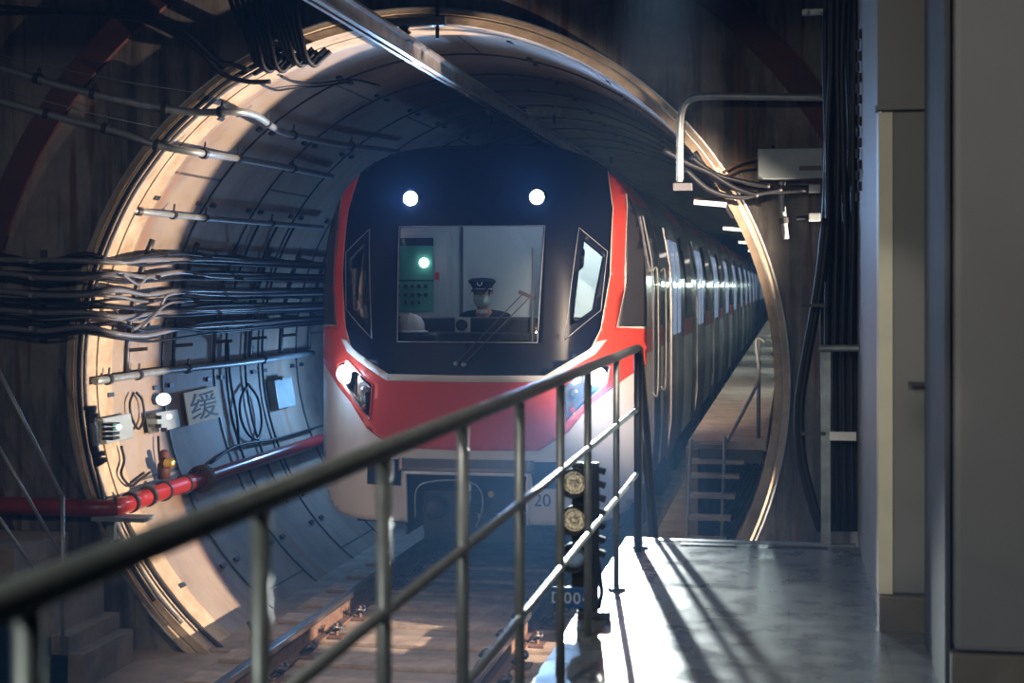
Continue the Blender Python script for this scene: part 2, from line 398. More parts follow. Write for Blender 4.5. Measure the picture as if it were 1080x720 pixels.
# column nearer the camera
cy = 5.72; cx0 = un(1007, 400, Y=cy).x
bm = B(); mm(bm, cx0, 3.0, cy, cy + .9, .18, 4.5, bev=.02); struct('column', bm, 'panel_pale')
bm = B(); mm(bm, cx0 - .015, 3.0, cy - .02, cy + .9, 0, .17, bev=.006); struct('baseboard_column', bm, 'skirting')
bm = B(); mm(bm, cx0 - .03, cx0 - .012, cy + .05, cy + .9, 0, 4.5); struct('trim_9', bm, 'matt_dark')

# vertical pipe in the recess, with couplings
px_ = un(993, 400, Y=6.76).x
dp = thing('drain_pipe', 'slim grey vertical pipe in the gap between door and column', 'pipe', (px_, 6.76, 0))
obj('pipe', cylr(B(), (px_, 6.76, 0), (px_, 6.76, 2.2), .024, 14), 'galv', dp)
for z in (.25, .75, 1.35, 1.9): obj('coupling', cylr(B(), (px_, 6.76, z - .03), (px_, 6.76, z + .03), .031, 14), 'steel', dp)
obj('pipe_cap', lathe(B(), [(.01, -.04), (.045, -.03), (.05, 0), (.045, .03), (.02, .05)], (px_ - .02, 6.72, 2.2)), 'plastic_white', dp)

# ================================================================== TRACK
GX = (-3.425, -1.92)
for gx, nm in zip(GX, ('left', 'right')):
    r = thing('running_rail', f'long {nm} steel rail with polished head, {"nearer the ledge" if nm == "left" else "nearer the platform"}', 'rail', (gx, 4, -1.09))
    bm = B(); mm(bm, gx - .075, gx + .075, 4, 112, -1.085, -1.065); mm(bm, gx - .009, gx + .009, 4, 112, -1.07, -.95)
    obj('rail_web', bm, 'rust', r)
    obj('rail_head', mm(B(), gx - .036, gx + .036, 4, 112, -.955, -.91, bev=.008), 'rail_head', r)
SP = .62; y0 = 7.1
ordn = ['first', 'second', 'third', 'fourth', 'fifth', 'sixth', 'seventh', 'eighth', 'ninth', 'tenth', 'eleventh', 'twelfth', 'thirteenth', 'fourteenth']
sl = None; fs = None
for i in range(12):
    y = y0 + i * SP
    if sl is None:
        sl = tag(obj('track_sleeper', mm(B(), -1.25, 1.25, -.14, .14, 0, .03, bev=.006), 'sleeper'), '', 'sleeper', 'concrete sleepers under the rails'); s = sl; s.location = (-2.67, y, -1.12)
    else: s = sl.copy(); C.objects.link(s); s.location = (-2.67, y, -1.12)
    s['label'] = f'{ordn[i]} concrete sleeper counting from the camera towards the train'
    for gx, nm in zip(GX, ('left', 'right')):
        if fs is None:
            fs = thing('rail_fastener', '', 'rail fastener', (gx, y, -1.09), 'spring clip rail fasteners'); f = fs
            bm = B(); mm(bm, gx - .19, gx + .19, y - .08, y + .08, -1.09, -1.072, bev=.004); obj('base_plate', bm, 'rust', fs)
            for sg in (-1, 1):
                bm = B(); tube(bm, [(gx + sg * .07, y - .05, -1.05), (gx + sg * .13, y - .07, -1.0), (gx + sg * .16, y - .02, -1.02), (gx + sg * .10, y, -1.04), (gx + sg * .16, y + .02, -1.02), (gx + sg * .13, y + .07, -1.0), (gx + sg * .07, y + .05, -1.05)], .012, 8)
                obj('spring_clip', bm, 'dark_steel', fs)
                bm = B(); cylr(bm, (gx + sg * .13, y, -1.08), (gx + sg * .13, y, -.985), .014); cylr(bm, (gx + sg * .13, y, -1.035), (gx + sg * .13, y, -1.01), .026, 6)
                obj('bolt', bm, 'rust', fs)
        else: f = ccopy(fs, (gx, y, -1.09))
        f['label'] = f'{ordn[i]} spring clip fastener on the {nm} rail from the camera'

# ================================================================== TRAIN
XC = -2.66; YN = 12.42; YB = 13.1; HW = 1.45
def rho(x, z):
    dz = z - 1.12
    if dz > 0: e = 3.4; return ((abs(x) / HW) ** e + (dz / 1.63) ** e) ** (1 / e)
    e = 9; return ((abs(x) / HW) ** e + (-dz / 1.60) ** e) ** (1 / e)
def SY(x, z):
    base = YN + .36 * max(0, (z - .72) / 2.0) ** 1.15 + .05 * (x / HW) ** 2 + .10 * max(0, (-.05 - z)) 
    if z > 1.12: r = rho(x, z)
    else: r = abs(x) / HW
    g = max(0, (min(r, 1) - .5) / .5) ** 2.3
    return base + (YB - base) * g
def fr(px, py):
    y = 12.7
    for _ in range(12):
        p = un(px, py, Y=y); x = p.x - XC
        y = SY(max(-HW, min(HW, x)), p.z)
    return (x, p.z)
def outline(n=72):
    o = []
    for i in range(n):
        a = 2 * PI * i / n + .0001; dx, dz = math.cos(a), math.sin(a); r = 1.0
        k = rho(dx, 1.12 + dz); o.append((dx / k, 1.12 + dz / k))
    return o
OUT = outline(96)
def pip(x, z, P):
    c = False; j = len(P) - 1
    for i in range(len(P)):
        (xi, zi), (xj, zj) = P[i], P[j]
        if (zi > z) != (zj > z) and x < (xj - xi) * (z - zi) / (zj - zi) + xi: c = not c
        j = i
    return c
def half(*pts): return [fr(*p) for p in pts]
WS = half((493, 238), (575, 238), (567, 361), (493, 361)); WS[0] = (0, WS[0][1]); WS[3] = (0, WS[3][1])
SWO = half((611, 240), (641, 265), (634, 327), (596, 358)); SWI = half((616, 253), (637, 270), (626, 326), (602, 343))
MASK = half((493, 397), (575, 397), (622, 369), (633, 347), (643, 290), (646, 220), (638, 166)) ; MASK[0] = (0, MASK[0][1]); MASK += [(MASK[-1][0] - .02, 3), (0, 3)]
TRIM = half((493, 403), (577, 403), (628, 373), (640, 358), (630, 360), (620, 369), (575, 396), (493, 396)); TRIM[0] = (0, TRIM[0][1]); TRIM[-1] = (0, TRIM[-1][1])
REDP = half((493, 400), (577, 400), (624, 370), (634, 347), (644, 290), (647, 220), (638, 160), (656, 172), (661, 220), (658, 307), (650, 345)); REDP[0] = (0, REDP[0][1])
REDP += half((684, 357)) ; REDP[-1] = (1.6, 1.13); REDP += [(1.6, .93)] + half((660, 398), (622, 427), (600, 455), (585, 465), (568, 475), (493, 475)); REDP[-1] = (0, REDP[-1][1])
SIDE = half((661, 172), (662, 220), (659, 307), (651, 344)); SIDE = [(SIDE[0][0], 2.45)] + SIDE[1:] + [(1.6, 1.16), (1.6, 2.45)]
CLU = half((593, 408), (628, 381), (645, 386), (640, 405), (596, 446))
POCK = half((493, 501), (556, 501)); pz = POCK[1][1]; pw = POCK[1][0]; POCK = [(0, pz), (pw, pz), (pw, -.9), (0, -.9)]
LP = half((560, 487), (598, 487), (600, 515), (562, 515))
def panel(keep, polys, off=0.0, g=.07, both=True, sign=0):
    bm = B(); vs = [bm.verts.new((x, 0, z)) for x, z in OUT]; bm.faces.new(vs)
    def cut(p, nrm): bmesh.ops.bisect_plane(bm, geom=bm.verts[:] + bm.edges[:] + bm.faces[:], plane_co=p, plane_no=nrm, dist=1e-5)
    for P in polys:
        for (x0, z0), (x1, z1) in zip(P, P[1:] + P[:1]):
            if abs(x0 - x1) + abs(z0 - z1) < 1e-5: continue
            for sg in (1, -1):
                cut((sg * x0, 0, z0), (-(z1 - z0), 0, sg * (x1 - x0)))
    k = -HW
    while k < HW: cut((k, 0, 0), (1, 0, 0)); k += g
    cut((0, 0, 0), (1, 0, 0))
    k = -.5
    while k < 2.8: cut((0, 0, k), (0, 0, 1)); k += g
    dl = []
    for f in bm.faces:
        c = f.calc_center_median()
        if not keep(c.x, c.z): dl.append(f)
    bmesh.ops.delete(bm, geom=dl, context='FACES')
    bmesh.ops.remove_doubles(bm, verts=bm.verts, dist=1e-5)
    for v in bm.verts:
        x, z = v.co.x, v.co.z; e = .004
        xx = max(-HW, min(HW, x))
        nx = -(SY(min(xx + e, HW), z) - SY(max(xx - e, -HW), z)) / (2 * e); nz = -(SY(xx, z + e) - SY(xx, z - e)) / (2 * e)
        nv = Vector((-nx, 1, -nz)); nv = Vector((-(-nx), -1, nz)) if False else Vector((-nx, -1, -nz)) * -1
        # outward normal of y = S(x, z) towards the viewer
        sx = -nx; sz = -nz
        nn = Vector((sx, -1, sz)).normalized()
        v.co = Vector((XC + x, SY(xx, z), z)) + nn * off
    for f in bm.faces:
        f.smooth = True
        if f.normal.y > 0: pass
    bm.normal_update()
    for f in bm.faces:
        if f.normal.y > 0: f.normal_flip()
    return bm
ax = lambda P: (lambda x, z: pip(abs(x), z, P))
TR_ = thing('metro_train', 'white and red metro train with black front and lit headlights, in the tunnel mouth', 'train', (XC, YN, -.91))
inWS, inSI, inSO, inM, inR, inP, inC, inT, inS = map(ax, (WS, SWI, SWO, MASK, REDP, POCK, CLU, TRIM, SIDE))
obj('nose_shell', panel(lambda x, z: not (inWS(x, z) or inSI(x, z) or inP(x, z) or inM(x, z) or inC(x, z)), [WS, SWI, POCK, MASK, CLU]), 'train_white', TR_, solid=.03)
obj('front_mask', panel(lambda x, z: inM(x, z) and not (inWS(x, z) or inSI(x, z)), [MASK, WS, SWI], .004), 'train_black', TR_, solid=.03)
obj('red_livery_panel', panel(lambda x, z: inR(x, z) and not inC(x, z) and not inM(x, z), [REDP, CLU, MASK], .004), 'train_red', TR_, solid=.006)['label'] = 'red paintwork'
for sg in (1, -1): obj('side_band', panel(lambda x, z: inS(x, z) and x * sg > 0, [SIDE], .004), 'train_grey', TR_, solid=.006)
obj('white_trim_line', panel(lambda x, z: inT(x, z), [TRIM], .009), 'train_white', TR_, solid=.006)
obj('windscreen', panel(lambda x, z: inWS(x, z), [WS], 0), 'glass', TR_, solid=.008)
def grow(P, k):
    cx = sum(p[0] for p in P) / len(P); cz = sum(p[1] for p in P) / len(P)
    return [(cx + (x - cx) * k, cz + (z - cz) * k) for x, z in P]
def fline(pts, r=.004, off=.01, sg=1):
    bm = B(); P = []
    for (x0, z0), (x1, z1) in zip(pts, pts[1:]):
        for k in range(6):
            t = k / 6; P.append((x0 + (x1 - x0) * t, z0 + (z1 - z0) * t))
    P.append(pts[-1])
    tube(bm, [(XC + sg * x, SY(x, z) - off, z) for x, z in P], r, 6, smooth=False); return bm
WSF = WS[1:3] + [(-WS[2][0], WS[2][1]), (-WS[1][0], WS[1][1])]
obj('windscreen_gasket', fline(WSF + WSF[:1], .005), 'galv', TR_)
for sg in (1, -1):
    obj('side_window_frame', fline(SWO + SWO[:1], .004, .01, sg), 'galv', TR_)
    obj('side_window', panel(lambda x, z: inSI(x, z) and x * sg > 0, [SWI], 0), 'glass', TR_, solid=.008)
# headlamp clusters
for sg in (1, -1):
    cl = obj('lamp_cluster', panel(lambda x, z: inC(x, z) and x * sg > 0, [CLU], -.07), 'train_silver', TR_, solid=.01)
    obj('cluster_lens', panel(lambda x, z: inC(x, z) and x * sg > 0, [CLU], .003), 'clear', cl, solid=.004)
    obj('cluster_bezel', fline(CLU + CLU[:1], .006, .008, sg), 'train_red', cl)
    hx, hz = fr(630, 397); hy = SY(hx, hz)
    obj('headlight', lathe(B(), [(.075, -.06), (.082, .0), (.072, .014), (.04, .024)], (XC + sg * hx, hy - .012, hz), 'Y'), 'head_lo', cl)
    ix, iz = fr(604, 415); obj('indicator_lamp', lathe(B(), [(.03, -.03), (.04, .0), (.02, .012)], (XC + sg * (ix), SY(ix, iz) + .03, iz), 'Y'), 'train_silver', cl)
    tx, tz = fr(603, 433); obj('tail_lamp', lathe(B(), [(.02, -.02), (.028, .0), (.014, .010)], (XC + sg * (tx), SY(tx, tz) + .03, tz), 'Y'), 'handle_red', cl)
    ux, uz = fr(567, 208)
    b_ = obj('upper_headlight', lathe(B(), [(.07, .03), (.085, .0), (.085, -.012), (.06, -.012)], (XC + sg * ux, SY(ux, uz) + .0, uz), 'Y'), 'train_black', TR_)
    obj('headlight_lens', lathe(B(), [(.05, .0), (.062, .012), (.055, .022), (.03, .030)], (XC + sg * ux, SY(ux, uz) - .026, uz), 'Y'), 'head_hi', b_)
# lower apron: cover strip, small black hatches, coupler
za = fr(493, 484)[1]; zb = fr(493, 498)[1]
AP = [(0, za), (.58, za), (.58, zb), (0, zb)]
obj('apron_strip', panel(lambda x, z: pip(abs(x), z, AP), [AP], .012), 'train_silver', TR_, solid=.02)
obj('coupler_surround', fline([(pw, -.48), (pw, pz), (-pw, pz), (-pw, -.48)], .014, .008), 'train_white', TR_)
for sg in (1, -1):
    obj('hatch', panel(lambda x, z: pip(abs(x), z, LP) and x * sg > 0, [LP], .006), 'blue_dark' if 'blue_dark' in M else 'train_black', TR_, solid=.01)
bm = B(); mm(bm, XC - pw - .02, XC + pw + .02, YN + .75, YN + .8, -.75, pz + .05); mm(bm, XC - pw - .03, XC - pw - .01, YN + .12, YN + .8, -.6, pz + .03); mm(bm, XC + pw + .01, XC + pw + .03, YN + .12, YN + .8, -.6, pz + .03); mm(bm, XC - pw, XC + pw, YN + .12, YN + .8, pz + .02, pz + .04)
obj('coupler_pocket', bm, 'under', TR_)
cxp = un(462, 535, Y=YN + .1); 
bm = B(); box(bm, (cxp.x + .03, YN + .2, cxp.z - .03), (.34, .18, .36), bev=.05); cylr(bm, (cxp.x + .03, YN + .2, cxp.z), (XC, YN + .75, cxp.z), .09, 14)
cp = obj('coupler', bm, 'under', TR_)
obj('coupler_cone', lathe(B(), [(.11, -.02), (.10, .04), (.06, .10), (.02, .12)], (cxp.x - .02, YN + .1, cxp.z), 'Y'), 'dark_steel', cp)
obj('coupler_hose', tube(B(), [un(438, 545, Y=YN), un(440, 515, Y=YN - .02), un(460, 507, Y=YN - .03), un(495, 508, Y=YN - .03), un(508, 520, Y=YN), un(508, 540, Y=YN), un(502, 556, Y=YN + .05)], .008), 'galv', cp)
hp2 = un(518, 521, Y=YN); obj('coupler_valve', lathe(B(), [(.012, -.02), (.03, 0), (.022, .02)], hp2, 'Y'), 'brass', cp)
obj('coupler_plug', lathe(B(), [(.012, -.02), (.02, 0), (.012, .02)], un(506, 544, Y=YN - .02), 'Y'), 'galv', cp)
# wiper
wb = fr(487, 383); wt = fr(558, 310)
def sp(px, py, off): x, z = fr(px, py); return Vector((XC + x, SY(x, z) - off, z))
w_ = obj('wiper', bar(bar(B(), [sp(482, 383, .05), sp(553, 309, .05)], .010), [sp(490, 384, .05), sp(560, 313, .05)], .010), 'matt_dark', TR_)
obj('wiper_pivot', lathe(lathe(B(), [(.018, -.02), (.02, .05), (.01, .06)], sp(482, 383, 0), 'Y'), [(.018, -.02), (.02, .05), (.01, .06)], sp(490, 384, 0), 'Y'), 'galv', w_)
obj('wiper_blade', bar(bar(B(), [sp(562, 262, .025), sp(562, 360, .025)], .012), [sp(549, 308, .04), sp(564, 314, .04)], .03), 'matt_dark', w_)
nx = sp(572, 528, .005)
text_mesh('fleet_number', '20', .15, 'ink', TR_, nx, (PI / 2, 0, 0), .001)
# cab interior
IY = 14.25
bm = B(); va = [bm.verts.new((XC + x * .975, IY, 1.12 + (z - 1.12) * .975)) for x, z in OUT]; vb2 = [bm.verts.new(v.co + Vector((0, .05, 0))) for v in va]; bm.faces.new(va); bm.faces.new(vb2[::-1])
for i in range(len(va)): bm.faces.new((va[i - 1], va[i], vb2[i], vb2[i - 1]))
obj('cab_bulkhead', bm, 'cab_grey', TR_)
bm = B(); mm(bm, XC - .95, XC + .95, YN + .3, IY, .14, .18); mm(bm, XC - 1.34, XC + 1.34, YB + .02, IY, .13, .175); obj('cab_floor', bm, 'cab_dark', TR_)
dz = 1.235
bm = B(); mm(bm, XC - 1.2, XC + 1.2, YN + .45, YN + 1.0, .18, dz, bev=.02); mm(bm, XC - .80, XC + .80, YN + .12, YN + .5, .95, 1.115, bev=.01)
obj('dashboard', bm, 'cab_dark', TR_)
q0 = un(413, 246, Y=IY - .22); q1 = un(472, 330, Y=IY - .22)
cb = obj('control_cabinet', mm(B(), q0.x - .1, q1.x, IY - .22, IY, .2, q0.z, bev=.01), 'cab_grey', TR_)
g0 = un(413, 251, Y=IY - .23); g1 = un(457, 328, Y=IY - .23)
obj('green_panel', mm(B(), g0.x, g1.x, IY - .235, IY - .22, g1.z, g0.z), 'cab_panel', cb)
def srow(bm, ax_, ay, bx_, by, d=.012):
    a = un(ax_, ay, Y=IY - .24); b = un(bx_, by, Y=IY - .24)
    mm(bm, a.x, b.x, IY - .24, IY - .235, b.z, a.z); return bm
obj('display_strip', srow(srow(B(), 413, 251, 457, 259), 413, 295, 457, 296.5), 'cab_dark', cb)
bm = B()
for px in (420, 428, 435, 442, 449):
    for py in (302, 311): q = un(px, py, Y=IY - .25); lathe(bm, [(.02, -.01), (.02, .01)], q, 'Y', 10)
for px in (428, 435, 442): q = un(px, 319, Y=IY - .25); box(bm, q, (.02, .02, .035))
obj('knob', bm, 'ink', cb)
obj('glow_disc', lathe(B(), [(.03, -.01), (.045, .0), (.03, .02)], un(447, 277, Y=IY - .26), 'Y'), 'cab_glow', cb)  # small glowing disc for the bright spot on the cabinet
q0 = un(486, 240, Y=IY - .03); bm = B(); mm(bm, q0.x, q0.x + .02, IY - .03, IY, .2, 2.5); q = un(473, 270, Y=IY - .05); mm(bm, q.x - .01, q.x + .01, IY - .05, IY, q.z - .12, q.z + .12)
obj('cab_door_frame', bm, 'train_silver', TR_)
q = un(461, 291, Y=IY - .235); obj('warning_label', mm(B(), q.x - .02, q.x + .02, IY - .236, IY - .22, q.z - .035, q.z + .035), 'train_red', cb)
obj('side_green_lamp', lathe(B(), [(.015, 0), (.015, .01)], un(367, 287, Y=13.0), 'Y'), 'led_green', TR_)

# carriages
def outy(z, off=0):                      # half width of the body at height z
    dz_ = z - 1.12; e, h = (3.4, 1.63) if dz_ > 0 else (9, 1.60)
    return HW * max(0, 1 - (abs(dz_) / h) ** e) ** (1 / e) + off
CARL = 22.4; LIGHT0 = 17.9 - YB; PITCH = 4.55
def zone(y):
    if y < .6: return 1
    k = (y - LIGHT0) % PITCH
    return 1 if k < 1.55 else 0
def car(y0, L, name='carriage'):
    bm = B(); cuts = [0, .6, L]; k = LIGHT0 % PITCH
    while k < L:
        cuts += [k, min(L, k + 1.55)]; k += PITCH
    cuts = sorted(set(round(c, 4) for c in cuts))
    prof = []
    zs = [-.5, -.45, -.2, .3, .93, 1.13, 1.6, 2.2, 2.25, 2.4, 2.5, 2.6, 2.66, 2.7, 2.73, 2.742]
    for z in zs: prof.append((outy(z), z))
    full = prof + [(-x, z) for x, z in prof[::-1]]
    rws = [[bm.verts.new((XC + x, y0 + c, z)) for x, z in full] for c in cuts]
    nf = len(full)
    for i in range(len(cuts) - 1):
        zn = zone((cuts[i] + cuts[i + 1]) / 2)
        for j in range(nf):
            a, b = full[j], full[(j + 1) % nf]
            f = bm.faces.new((rws[i][j], rws[i + 1][j], rws[i + 1][(j + 1) % nf], rws[i][(j + 1) % nf]))
            zm = (a[1] + b[1]) / 2; f.smooth = zm > 2.3
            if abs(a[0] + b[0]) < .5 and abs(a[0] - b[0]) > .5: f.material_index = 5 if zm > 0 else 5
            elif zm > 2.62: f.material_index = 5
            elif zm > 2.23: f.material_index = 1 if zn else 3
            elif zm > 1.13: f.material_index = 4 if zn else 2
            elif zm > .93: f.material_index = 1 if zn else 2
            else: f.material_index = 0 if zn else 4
    bm.faces.new(rws[-1])
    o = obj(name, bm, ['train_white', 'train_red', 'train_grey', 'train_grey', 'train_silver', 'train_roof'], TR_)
    return o
def side_panel(bm, y0, y1, z0, z1, off, th=.015, n=6):
    zs = [z0 + (z1 - z0) * i / n for i in range(n + 1)]
    A = [[bm.verts.new((XC + outy(z, o_), y, z)) for z in zs] for y, o_ in ((y0, off), (y1, off), (y1, off - th), (y0, off - th))]
    for i in range(n):
        for k in range(4): bm.faces.new((A[k][i], A[(k + 1) % 4][i], A[(k + 1) % 4][i + 1], A[k][i + 1]))
    bm.faces.new([A[k][0] for k in range(4)]); bm.faces.new([A[k][n] for k in (3, 2, 1, 0)])
    return bm
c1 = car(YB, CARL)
def door_at(parent, yc, w=1.4):
    for s in (-1, 1):
        a, b = sorted((yc + s * .01, yc + s * w / 2))
        d = obj('door', side_panel(B(), a, b, -.28, 2.12, .012), 'train_silver', parent)
for k in range(5):
    yc = YB + LIGHT0 - 1.35 + k * PITCH
    if yc + .7 < YB + CARL: door_at(c1, yc)
    for (a, b) in ((.14, .56), (-.56, -.14)):
        obj('window', side_panel(B(), yc + a, yc + b, 1.0, 2.0, .018), 'window_lit', c1)
    yw = yc + 2.1
    if yw + .7 < YB + CARL:
        obj('window', side_panel(B(), yw - .5, yw + .5, 1.15, 2.1, .012), 'window_dark', c1)
obj('window', side_panel(B(), yc - 0 - 4 * PITCH - 2.0, yc - 4 * PITCH - 1.05, 1.15, 2.1, .012), 'window_dark', c1)
obj('cab_door', side_panel(B(), YB + .65, YB + 1.35, -.2, 2.15, .012), 'train_grey', c1)
cw = obj('window', side_panel(B(), YB + .78, YB + 1.22, 1.1, 1.95, .016), 'window_dark', c1)
bm = B()
for yy in (YB + .58, YB + 1.45): tube(bm, [(XC + outy(.6) + .0, yy, .55), (XC + outy(.6) + .05, yy, .6), (XC + outy(1.5) + .05, yy, 1.6), (XC + outy(1.5), yy, 1.65)], .008, 8)
obj('grab_rail', bm, 'steel', c1)
bm = B(); mm(bm, XC - 1.2, XC + 1.2, YN + .9, YB + CARL, -.62, -.48)
for k in range(9): yy = YB + 1.8 + k * 2.2; mm(bm, XC - 1.25, XC + 1.25, yy, yy + random.uniform(.9, 1.7), random.uniform(-.86, -.74), -.5, bev=.02)
obj('underframe_box', bm, 'under', c1)
bm = B()
for yb in (YB + 2.4, YB + 4.6, YB + 17.5, YB + 19.7):
    for sg in (-1, 1): cylr(bm, (XC + sg * .75 - .06, yb, -.49), (XC + sg * .75 + .06, yb, -.49), .42, 28)
obj('wheel', bm, 'dark_steel', c1)
bm = B(); mm(bm, XC - .6, XC + .6, YB + 8, YB + 12, 2.72, 2.84, bev=.04)
obj('roof_unit', bm, 'train_roof', c1)
bm = B(); mm(bm, XC - 1.15, XC + 1.15, YB + CARL - .01, YB + CARL + .42, -.3, 2.5); obj('gangway', bm, 'under', c1)
for k in range(1, 5):
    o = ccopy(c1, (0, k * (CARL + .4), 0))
# things inside the cab
hh = thing('hard_hat', 'white hard hat lying on the dashboard behind the windscreen', 'hard hat', (0, 0, 0))
hc = un(433, 350, Y=YN + .275); hc.z = 1.118; hh.location = hc; WL[hh.name] = Vector(hc)
obj('shell', lathe(B(), [(.0005, .155), (.05, .15), (.09, .125), (.118, .08), (.125, .02), (.12, 0)][::-1], hc, 'Z', 28), 'plastic_white', hh, smooth=True)
obj('brim', lathe(B(), [(.10, 0), (.15, -.004), (.15, .006), (.11, .02)], hc, 'Z', 28), 'plastic_white', hh)
bm = B(); tube(bm, [hc + Vector((0, -.118, .06)), hc + Vector((0, -.09, .12)), hc + Vector((0, 0, .155)), hc + Vector((0, .09, .12))], .010); obj('ridge', bm, 'plastic_white', hh)
fc = un(488, 341, Y=YN + .22); fc.z = 1.118 + .0625
fn = thing('dashboard_fan', 'small square beige dashboard fan with a round black grille', 'fan', fc)
obj('housing', box(B(), fc, (.125, .07, .125), bev=.012), 'plastic_white', fn)
obj('grille', lathe(B(), [(.05, -.01), (.05, .01), (.03, .02)], fc + Vector((0, -.035, 0)), 'Y'), 'cab_dark', fn)

# driver, seated behind the desk
hd = un(508, 313, Y=13.75)
dr = thing('person', 'seated driver in dark uniform, peaked cap and pale face mask behind the windscreen', 'person', (hd.x, 14.0, .18))
def skin_body(name, joints, edges, mat, parent, lv=2):
    me = bpy.data.meshes.new(name); off = WL[parent.name]
    me.from_pydata([tuple(Vector(j[0]) - off) for j in joints], edges, []); me.materials.append(M[mat])
    o = bpy.data.objects.new(name, me); C.objects.link(o); o.parent = parent
    s = o.modifiers.new('skin', 'SKIN')
    for i, j in enumerate(joints):
        r = j[1]; me.skin_vertices[0].data[i].radius = r if isinstance(r, tuple) else (r, r)
    me.skin_vertices[0].data[0].use_root = True
    s.use_smooth_shade = True
    sb = o.modifiers.new('sub', 'SUBSURF'); sb.levels = lv; sb.render_levels = lv
    return o
x, z = hd.x, hd.z
J = [((x, 13.95, .55), (.16, .12)), ((x, 13.93, .85), (.15, .11)), ((x, 13.9, z - .25), (.18, .10)), ((x, 13.84, z - .15), (.075, .07)), ((x, 13.80, z - .10), (.05, .055)), ((x, 13.78, z - .03), (.068, .085)), ((x, 13.78, z + .06), (.072, .09)), ((x, 13.79, z + .11), (.05, .06)),
     ((x - .20, 13.9, z - .205), .06), ((x - .24, 13.78, z - .46), .045), ((x - .16, 13.52, z - .44), .033), ((x - .14, 13.46, z - .44), .022),
     ((x + .20, 13.9, z - .205), .06), ((x + .24, 13.78, z - .46), .045), ((x + .16, 13.52, z - .44), .033), ((x + .14, 13.46, z - .44), .022),
     ((x - .11, 13.75, .58), .085), ((x - .12, 13.5, .62), .07), ((x - .12, 13.46, .24), .05), ((x + .11, 13.75, .58), .085), ((x + .12, 13.5, .62), .07), ((x + .12, 13.46, .24), .05)]
ED = [(0, 1), (1, 2), (2, 3), (3, 4), (4, 5), (5, 6), (6, 7), (2, 8), (8, 9), (9, 10), (10, 11), (2, 12), (12, 13), (13, 14), (14, 15), (0, 16), (16, 17), (17, 18), (0, 19), (19, 20), (20, 21)]
skin_body('body', J, ED, 'skin', dr)
Ju = [(p, (r[0] * 1.1, r[1] * 1.12) if isinstance(r, tuple) else r * 1.18) for p, r in J]
keepi = [0, 1, 2, 3, 8, 9, 10, 12, 13, 14, 16, 17, 18, 19, 20, 21]; mp_ = {a: i for i, a in enumerate(keepi)}
Ju2 = [Ju[i] for i in keepi]
skin_body('uniform', Ju2, [(mp_[a], mp_[b]) for a, b in ED if a in mp_ and b in mp_], 'cloth', dr)
for sg in (-1, 1):
    bx_, by_, bz_ = x + sg * .14, 13.46, z - .44
    fv = [((bx_, by_, bz_), .028), ((bx_, by_ - .04, bz_), .03)]; fe = [(0, 1)]
    for i, l in enumerate((.05, .06, .055, .04)):
        o_ = (i - 1.5) * .019; k = len(fv)
        fv += [((bx_ + o_, by_ - .07, bz_ + .004), .009), ((bx_ + o_, by_ - .07 - l * .6, bz_ - .006), .0085), ((bx_ + o_, by_ - .07 - l, bz_ - .03), .0075)]
        fe += [(1, k), (k, k + 1), (k + 1, k + 2)]
    k = len(fv); fv += [((bx_ - sg * .035, by_ - .03, bz_ - .008), .011), ((bx_ - sg * .05, by_ - .065, bz_ - .018), .009)]; fe += [(0, k), (k, k + 1)]
    skin_body('hand', fv, fe, 'skin', dr, 1)
# facial features, ears, hair, mask and cap
bm = B(); lathe(bm, [(.002, .02), (.009, .012), (.014, 0)], (x, 13.700, z + .012), 'Y', 10)
for sg in (-1, 1): box(bm, (x + sg * .078, 13.79, z + .02), (.014, .03, .05), bev=.005)
obj('face_features', bm, 'skin', dr)
bm = B()
for sg in (-1, 1): box(bm, (x + sg * .032, 13.693, z + .035), (.024, .012, .008), bev=.002)
obj('eye', bm, 'ink', dr)
bm = B(); box(bm, (x, 13.83, z + .06), (.165, .13, .09), bev=.03); obj('hair', bm, 'ink', dr)
bm = B(); lathe(bm, [(.072, -.05), (.075, .0), (.058, .028), (.022, .042)], (x, 13.725, z - .03), 'Y', 24); bmesh.ops.scale(bm, verts=bm.verts, vec=(1, 1, .85), space=Matrix.Translation((-x, -13.725, -(z - .03))))
obj('face_mask', bm, 'mask', dr, smooth=True)
cz_ = z + .065
bm = B(); lathe(bm, [(.092, 0), (.096, .03), (.125, .07), (.13, .085), (.10, .105), (.03, .112)], (x, 13.77, cz_), 'Z', 28)
cap = obj('cap', bm, 'cloth', dr, smooth=True)
bm = B(); box(bm, (x, 13.66, cz_ - .002), (.15, .075, .008), rx=.35, bev=.003); obj('cap_peak', bm, 'ink', cap)
obj('cap_band', lathe(B(), [(.0945, .004), (.0955, .010), (.0945, .014)], (x, 13.77, cz_), 'Z', 28), 'plastic_white', cap)
bm = B(); tube(bm, [(x - .022, 13.648, cz_ + .07), (x - .018, 13.65, cz_ + .05), (x, 13.655, cz_ + .04), (x + .018, 13.65, cz_ + .05), (x + .022, 13.648, cz_ + .07)], .005, 6); obj('cap_badge', bm, 'plastic_white', cap)
bm = B(); box(bm, (x - .0, 13.76, z - .135), (.10, .05, .035), bev=.01); obj('collar', bm, 'plastic_white', dr)
dc = thing('driver_seat', 'dark driver seat behind the windscreen, under the driver', 'seat', (x, 14.0, .18))
obj('seat', box(B(), (x, 13.92, .42), (.46, .42, .10), bev=.03), 'cab_dark', dc)
obj('backrest', box(B(), (x, 14.12, .75), (.44, .06, .55), bev=.02), 'cab_dark', dc)
obj('pedestal', cylr(B(), (x, 13.95, .18), (x, 13.95, .40), .05), 'cab_dark', dc)

